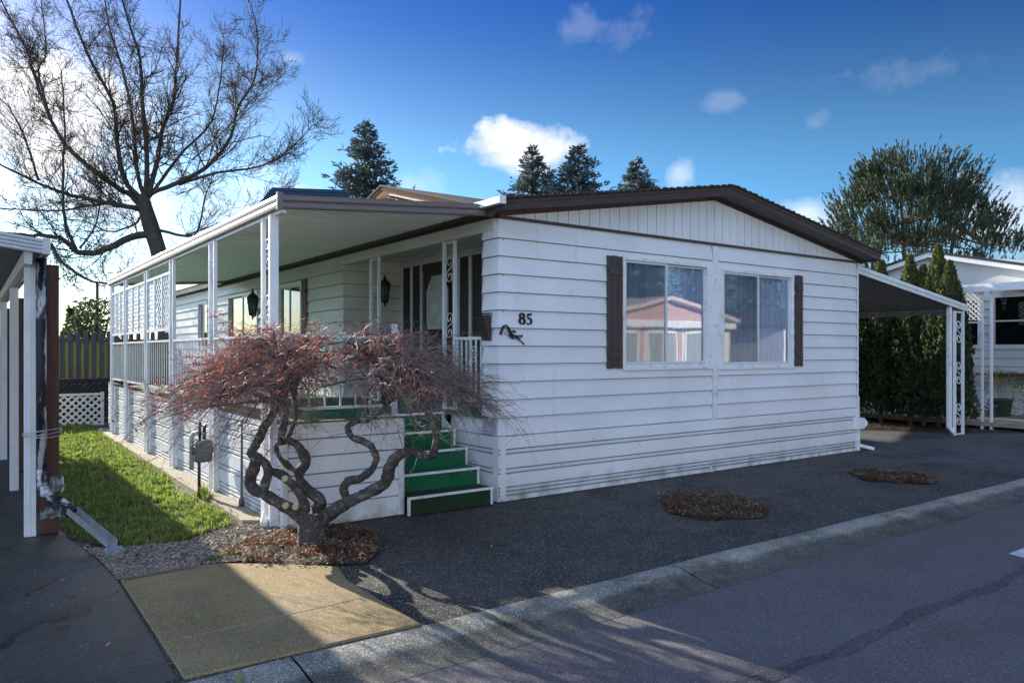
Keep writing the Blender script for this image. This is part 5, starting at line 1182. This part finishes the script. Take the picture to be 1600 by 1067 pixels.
blimb([(120,392),(102,350),(98,290),(101,200),(96,110)],.11,.04,-1.5,-3)
blimb([(80,382),(100,412),(145,440),(190,443)],.11,.05,-2,-4)
blimb([(125,388),(150,350),(158,290),(150,230)],.07,.02,-1.5,1)
blimb([(244,358),(285,368),(308,362),(320,310),(330,285)],.10,.03,0,-2)
blimb([(290,368),(340,350),(400,330),(440,300)],.06,.015,0,1)
blimb([(60,282),(40,220),(15,170),(-20,140)],.07,.03,-2,-2)
blimb([(218,340),(208,352),(170,362),(130,345),(80,345)],.08,.03,0,3)
def rv(s=1): return Vector((bt.uniform(-s,s),bt.uniform(-s,s),bt.uniform(-s,s)))
def btwig(p,d,Lg,r,lev):
    n=4 if lev else 5; pts=[p]; dd=d.copy()
    for i in range(n):
        dd=(dd+rv(.22)+Z*.07).normalized(); pts.append(pts[-1]+dd*Lg/n)
    tg.tube(pts,[max(.0062,r*(1-.7*i/n)) for i in range(n+1)],4 if lev==0 else 3,cap=False)
    if lev<2:
        for k in range(7 if lev==0 else 5):
            t=bt.randrange(1,n+1); ax=(pts[t]-pts[t-1]).normalized(); s=(ax*1.0+rv(1.0)).normalized(); btwig(pts[t],s,Lg*bt.uniform(.35,.62),r*.5,lev+1)
for out,rad in LIM:
    n=len(out); ln=sum((out[i+1]-out[i]).length for i in range(n-1)); cnt=int(ln*4.3)
    for k in range(cnt):
        i=int(n*(.12+.88*bt.random()**.8)); i=min(n-1,max(1,i)); ax=(out[i]-out[i-1]).normalized(); side=(rv(1)-ax*rv(1).dot(ax)); s=(ax*.75+side*.95+Z*.15).normalized()
        btwig(out[i],s,bt.uniform(1.0,2.3)*(1.15-.5*i/n)*(1 if out[i].x<g0.x+3 else .75),max(.014,min(.035,rad[i]*.4)),0)
adopt(tb.build('trunk',M['bark']),tree); adopt(tg.build('crown',M['btwig']),tree)
# shrubs beyond the fence
def bush(name,label,px,py,d,wm,seed,conif=False,n=1500):
    q=random.Random(seed); c=P(px,py,d); h=c.z; t=thing(name,label,'tree',(c.x,c.y,0),'shrubby trees beyond the board fence'); k=MB(); f=MB()
    for i in range(26):
        th=q.uniform(0,6.3); e=Vector((math.cos(th)*wm*q.random(),math.sin(th)*wm*q.random(),h*q.uniform(.5,1))); k.tube([Vector((0,0,0)),e*.5+Vector((0,0,.3)),e],[.07,.035,.008],4,cap=False)
    for i in range(n):
        tt=q.random(); z=h*(.2+.8*tt); r_=wm*((1-tt)*.9+.05 if conif else math.sqrt(max(.02,1-(tt*1.1-.35)**2))*.95); th=q.uniform(0,6.3); rr=r_*math.sqrt(q.random()); p=Vector((rr*math.cos(th),rr*math.sin(th),z)); dd=rv(1).normalized(); sd=dd.orthogonal().normalized()*q.uniform(.05,.09); l=q.uniform(.14,.28); f.face([p,p+dd*l*.5+sd,p+dd*l,p+dd*l*.5-sd])
    o=k.build('trunk',M['bark']); o.parent=t; o=f.build('crown',M['bush']); o.parent=t
bush('shrub_tree','thin bushy tree above the fence, next to the pole',150,468,38,1.5,41,n=1500)
bush('small_conifer','small dark conical tree showing left above the fence',110,484,36,.45,42,True,900)
bush('shrub_tree','low shrub at the foot of the cone shaped tree behind the fence',128,488,34,.9,43,n=900)
# ---------------------------------------------------------------- right neighbour
nb1=thing('neighbour_home','white neighbouring home with porch and dark windows at the right edge','house',(19,1,0))
NN=lambda mb,name,m,bev=0: adopt(mb.build(name,m,bevel=bev),nb1)
NX=15.6; NP=2.5
def nz_r(y): return 4.26-.25*abs(y-NP)
NW=[(.30,1.08,1.80,3.05),(1.36,2.2,1.80,3.02)]
b=MB(); prev=-5.0
for (y0,y1,z0,z1) in NW:
    lap(b,(NX,0,0),Y,-X,prev,y0,.1,3.1,zb=.1); lap(b,(NX,0,0),Y,-X,y0,y1,.1,z0,zb=.1); lap(b,(NX,0,0),Y,-X,y0,y1,z1,3.1,zb=.1); prev=y1
lap(b,(NX,0,0),Y,-X,prev,6.5,.1,3.1,zb=.1)
b.box((NX+.05,-5,.1),(NX+12,-4.95,3.1)); b.box((NX+.05,6.45,.1),(NX+12,6.5,3.1))
NN(b,'wall',[M['nwall'],M['gap']])
b=MB(); b.prism([(NX-.01,-5,3.1),(NX-.01,NP,3.1),(NX-.01,6.5,3.1),(NX-.01,6.5,nz_r(6.5)-.1),(NX-.01,NP,nz_r(NP)-.1),(NX-.01,-5,max(3.12,nz_r(-5)-.1))],(.05,0,0)); NN(b,'gable_panel',M['nwall'])
b=MB()
for ya,yb in ((-5.3,NP),(NP,6.9)):
    b.prism([(NX-.25,ya,nz_r(ya)-.13),(NX-.25,yb,nz_r(yb)-.13),(NX-.25,yb,nz_r(yb)-.01),(NX-.25,ya,nz_r(ya)-.01)],(.05,0,0))
NN(b,'rake_board',M['trim'])
b=MB()
for ya,yb in ((-5.3,NP),(NP,6.9)):
    b.prism([(NX-.28,ya,nz_r(ya)-.008),(NX-.28,yb,nz_r(yb)-.008),(NX-.28,yb,nz_r(yb)+.05),(NX-.28,ya,nz_r(ya)+.05)],(12.4,0,0))
NN(b,'roof',M['roofing'])
for (y0,y1,z0,z1) in NW:
    wb3=MB(); framed(wb3,(NX,0,0),Y,-X,y0,y1,z0,z1,.05,-.02,.05); wb3.box((NX-.06,y0-.05,z0-.05),(NX-.02,y1+.05,z0-.001)); zm=(z0+z1)/2; wb3.box((NX-.045,y0+.05,zm-.02),(NX-.01,y1-.05,zm+.02)); wo=NN(wb3,'window',M['trim'])
    g=MB(); g.box((NX-.008,y0+.05,z0+.05),(NX-.004,y1-.05,z1-.05)); o=g.build('pane',M['glassd']); o.parent=wo
    g=MB(); g.box((NX+.2,y0-.1,z0-.1),(NX+.22,y1+.1,z1+.1)); o=g.build('dark_room',M['room']); o.parent=wo
b=MB(); b.box((NX-.05,.04,1.78),(NX-.027,.24,3.08)); NN(b,'shutter',M['black'])
b=MB(); b.box((13.05,-4.5,.06),(NX-.03,6,.16)); NN(b,'porch_slab',M['concrete'],.01)
b=MB(); b.prism([(13.0,-4.5,3.06),(13.0,-4.5,3.13),(NX,-4.5,3.30),(NX,-4.5,3.22)],(0,5.35,0)); NN(b,'porch_roof',M['trim'])
b=MB(); b.box((12.96,-4.52,2.98),(12.999,.86,3.15)); NN(b,'porch_fascia',M['trim'])
for (x,y) in ((13.08,.12),(13.08,.30),(13.08,-2.4)):
    b=MB(); b.box((x-.025,y-.025,-.02),(x+.025,y+.025,3.02)); NN(b,'porch_post',M['postw'],.004)
for k in range(4): b=MB(); b.tube(spiral_s((13.08,.21,.55+k*.62),Y,Z,.30),.007,5); NN(b,'scroll',M['postw'])
b=MB(); lattice(b,(13.3,.40,2.38),Y,-X,.95,.62,sp=.075,st=.03,th=.008); NN(b,'lattice_panel',M['trim'])
b=MB(); b.box((NX-.45,-4,1.10),(NX-.03,1.3,1.16)); NN(b,'planter_shelf',M['timber'])
hp=random.Random(77); iv=MB()
for k in range(1900):
    y=hp.uniform(-3.5,1.15); drop=abs(hp.gauss(0,.26))*(1+.9*max(0,math.sin(y*2.6+.6)))*(1.2 if y<.6 else .5); x=NX-.47+hp.uniform(-.08,.12); z=1.24-drop
    if z<.2: continue
    p=Vector((x,y,z)); dd=Vector((hp.uniform(-1,1),hp.uniform(-1,1),hp.uniform(-1.4,.3))).normalized(); sd=dd.orthogonal().normalized()*.018; iv.face([p,p+dd*.035+sd,p+dd*.07,p+dd*.035-sd])
tr=thing('trailing_plant','trailing ivy spilling from the shelf on the neighbour porch','plant',(NX-.45,.2,1.16))
adopt(iv.build('foliage',M['ivy']),tr)
ivs=MB()
for k in range(70):
    y=hp.uniform(-2.5,1.1); x=NX-.48; l=hp.uniform(.2,.8); ivs.tube([(x,y,1.2),(x-.05,y+hp.uniform(-.05,.05),1.2-l*.5),(x-.02,y+hp.uniform(-.1,.1),1.2-l)],.005,3,cap=False)
adopt(ivs.build('stems',M['vine']),tr)
b=MB(); b.lathe((14.92,.62,.16),[(.15,0),(.17,.02),(.215,.36),(.235,.37),(.235,.41),(.21,.41),(.19,.36)],24); tag(b.build('plant_pot',M['potgreen']),'large round dark green plant pot on the neighbour porch','pot',group='pots on the neighbour porch')
b=MB(); b.prism([(14.22,.52,.16),(14.5,.52,.16),(14.5,.80,.16),(14.22,.80,.16)],(0,0,.001)); b.lathe((14.30,.62,.162),[(.10,0),(.15,.26),(.165,.26),(.165,.28),(.14,.28)],4); tag(b.build('plant_pot',M['potgrey']),'square grey plant pot holding a purple figure','pot',group='pots on the neighbour porch')
b=MB(); b.tube([(14.33,.66,.40),(14.32,.67,.55),(14.35,.64,.66),(14.33,.66,.74)],[.05,.07,.045,.02],8); b.tube([(14.33,.66,.5),(14.28,.72,.6)],[.03,.012],6); tag(b.build('garden_figure',M['purple']),'small purple garden figure standing in the grey pot','ornament')
# farther roofs
def far_house(name,label,pts):
    t=thing(name,label,'house',pts['loc']); return t
fh=thing('distant_house','dark roofed house whose ridge shows behind the porch awning','house',tuple(P(470,548,24).xy)+(0,))
c0=P(425,293,24); c1=P(540,297,24)
b=MB(); e0=P(405,318,22.2); e1=P(555,322,22.2); bk=(c0-e0)
b.face([e0,e1,c1,c0]); b.face([c0,c1,c1+bk*1.0-Z*2*bk.z,c0+bk-Z*2*bk.z]); dlt=Vector((0,0,-.12)); b.face([e0+dlt,c0+dlt,c1+dlt,e1+dlt]); b.face([e0,e0+dlt,e1+dlt,e1]); b.face([e0,c0,c0+dlt,e0+dlt])
for i in range(5):
    z1=e0.lerp(c0,i/5)+Vector((0,0,.012)); z2=e1.lerp(c1,i/5)+Vector((0,0,.012)); b.bar(z1,z2,.03,.02)
adopt(b.build('roof',M['darkroof']),fh)
b=MB(); q0=e0.lerp(c0,.12); q1=e1.lerp(c1,.12); r1=q1+bk*1.5; r0=q0+bk*1.5
b.prism([(q0.x,q0.y,0),(q1.x,q1.y,0),(r1.x,r1.y,0),(r0.x,r0.y,0)],(0,0,e0.z-.1)); adopt(b.build('wall',M['greywall']),fh)
c0=P(1560,409,40); c1=P(1680,405,38)
fh=thing('distant_house','grey tiled roof peeking over the right neighbour roof at the frame edge','house',(c0.x+2,c0.y,0))
b=MB(); e0=P(1540,421,37); e1=P(1700,419,35); b.face([e0,e1,c1,c0]); bk=(c0-e0); b.face([c0,c1,c1+bk-Z*2*bk.z,c0+bk-Z*2*bk.z]); adopt(b.build('roof',M['roofing']),fh)
b=MB(); b.prism([(e0.x,e0.y,0),(e1.x,e1.y,0),(c1.x,c1.y,0),(c0.x,c0.y,0)],(0,0,e0.z-.1)); adopt(b.build('wall',M['greywall']),fh)
# ---------------------------------------------------------------- across the street (seen mirrored in the front windows)
ac=thing('pink_home','pink gabled home with white framed windows across the street, mirrored in the windows','house',(20,-16,0))
AC=lambda mb,name,m,bev=0: adopt(mb.build(name,m,bevel=bev),ac)
AY=-14.0; AX0,AX1=14.2,22.0; AXC=18.1
b=MB(); b.box((AX0,AY-10,.0),(AX1,AY,2.9)); AC(b,'wall',M['trim']); b=MB(); b.prism([(AX0,AY,2.9),(AX1,AY,2.9),(AXC,AY,3.75)],(0,-10,0)); b.box((AX0+.1,AY,.95),(AX0+.4,AY+.02,2.5)); b.box((16.5,AY,.95),(16.8,AY+.02,2.5)); b.box((18.8,AY,.95),(19.1,AY+.02,2.5)); AC(b,'gable',M['pink'])
b=MB(); 
for xa,xb in ((AX0-.3,AXC),(AXC,AX1+.3)):
    za=3.78-.217*abs(xa-AXC); zb=3.78-.217*abs(xb-AXC); b.prism([(xa,AY+.4,za),(xb,AY+.4,zb),(xb,AY+.4,zb+.16),(xa,AY+.4,za+.16)],(0,-11,0))
AC(b,'roof',mat('pale_roof_trim',(.62,.50,.46),.6))
b=MB(); b.box((AX0-.1,AY,2.62),(AX1+.1,AY+.35,2.85)); b.box((AX0,AY,.0),(AX1,AY+.03,.9)); AC(b,'white_band',M['trim'])
for (x0,x1) in ((14.6,16.4),(16.9,18.7),(19.2,21.4)):
    b=MB(); framed(b,(0,AY,0),X,Y,x0,x1,1.0,2.5,.10,.0,.08); b.box(((x0+x1)/2-.04,AY,1.1),((x0+x1)/2+.04,AY+.07,2.4)); wo=AC(b,'window',M['trim'])
    g=MB(); g.box((x0+.1,AY+.01,1.1),(x1-.1,AY+.02,2.4)); o=g.build('pane',mat('pane_pale',(.30,.34,.32),.2)); o.parent=wo
sheet('far_kerb',[(-60,-9.6),(60,-9.6),(60,-10.1),(-60,-10.1)],-.02,M['kerbfar']); sheet('far_yards',[(-60,-10.1),(60,-10.1),(60,-40),(-60,-40)],-.015,M['kerbfar'])
for (x0,x1,hh,m_,lb) in ((-14,-4,3.0,'nwall','white home across the street behind the viewer'),(0,8.5,3.0,'nwall','long white home across the street facing the front wall'),(26,35,3.1,'nwall','white home across the street far to the right')):
    t=thing('street_home',lb,'house',((x0+x1)/2,-18,0),'homes across the street'); xm=(x0+x1)/2
    b=MB(); b.box((x0,-22,.0),(x1,-14,2.8)); b.prism([(x0,-14,2.8),(x1,-14,2.8),(xm,-14,hh+.7)],(0,-8,0)); adopt(b.build('wall',M[m_]),t)
    b=MB()
    for xa,xb in ((x0-.3,xm),(xm,x1+.3)):
        sl=(hh-2.1)/(xm-x0); za=hh+.72-sl*abs(xa-xm); zb=hh+.72-sl*abs(xb-xm); b.prism([(xa,-13.6,za),(xb,-13.6,zb),(xb,-13.6,zb+.12),(xa,-13.6,za+.12)],(0,-9,0))
    adopt(b.build('roof',M['roofing']),t)
    for k in range(2):
        wx=x0+1.2+k*(x1-x0)*.5; b=MB(); framed(b,(0,-14,0),X,Y,wx,wx+1.8,1.1,2.4,.07,.0,.06); wo=adopt(b.build('window',M['trim']),t); g=MB(); g.box((wx+.07,-13.99,1.17),(wx+1.73,-13.98,2.33)); o=g.build('pane',M['glassd']); o.parent=wo

def backtree(x,y,h,r,label,seed):
    q=random.Random(seed); t=thing('conifer_tree',label,'tree',(x,y,0),'conifers behind the homes across the street'); k=MB(); f=MB(); k.tube([(0,0,0),(0,0,h*.95)],[.3,.03],7)
    for i in range(2600):
        tt=q.random()**.8; z=h*(1-tt*.88); rr=r*tt*q.uniform(.2,1.05)+.1; th=q.uniform(0,6.3); p=Vector((rr*math.cos(th),rr*math.sin(th),z-.15*rr)); dd=Vector((math.cos(th),math.sin(th),q.uniform(-.6,.3))).normalized(); sd=dd.cross(Z).normalized()*q.uniform(.12,.22); l=q.uniform(.5,.9); f.face([p-sd*.4,p+dd*l*.5-sd,p+dd*l,p+dd*l*.5+sd])
    o=k.build('trunk',M['bark']); o.parent=t; o=f.build('crown',M['pine']); o.parent=t
lab=['leftmost','second','third','fourth','fifth','sixth','seventh','rightmost']
lab=['leftmost','second','third','fourth','fifth','sixth','seventh','eighth','ninth','tenth','eleventh','rightmost']
for i in range(12): backtree(15+i*3.3,-26.5-(i%2)*2,12+(i*7%5),2.9,lab[i]+' of the tall conifers across the street, behind the viewer',300+i)
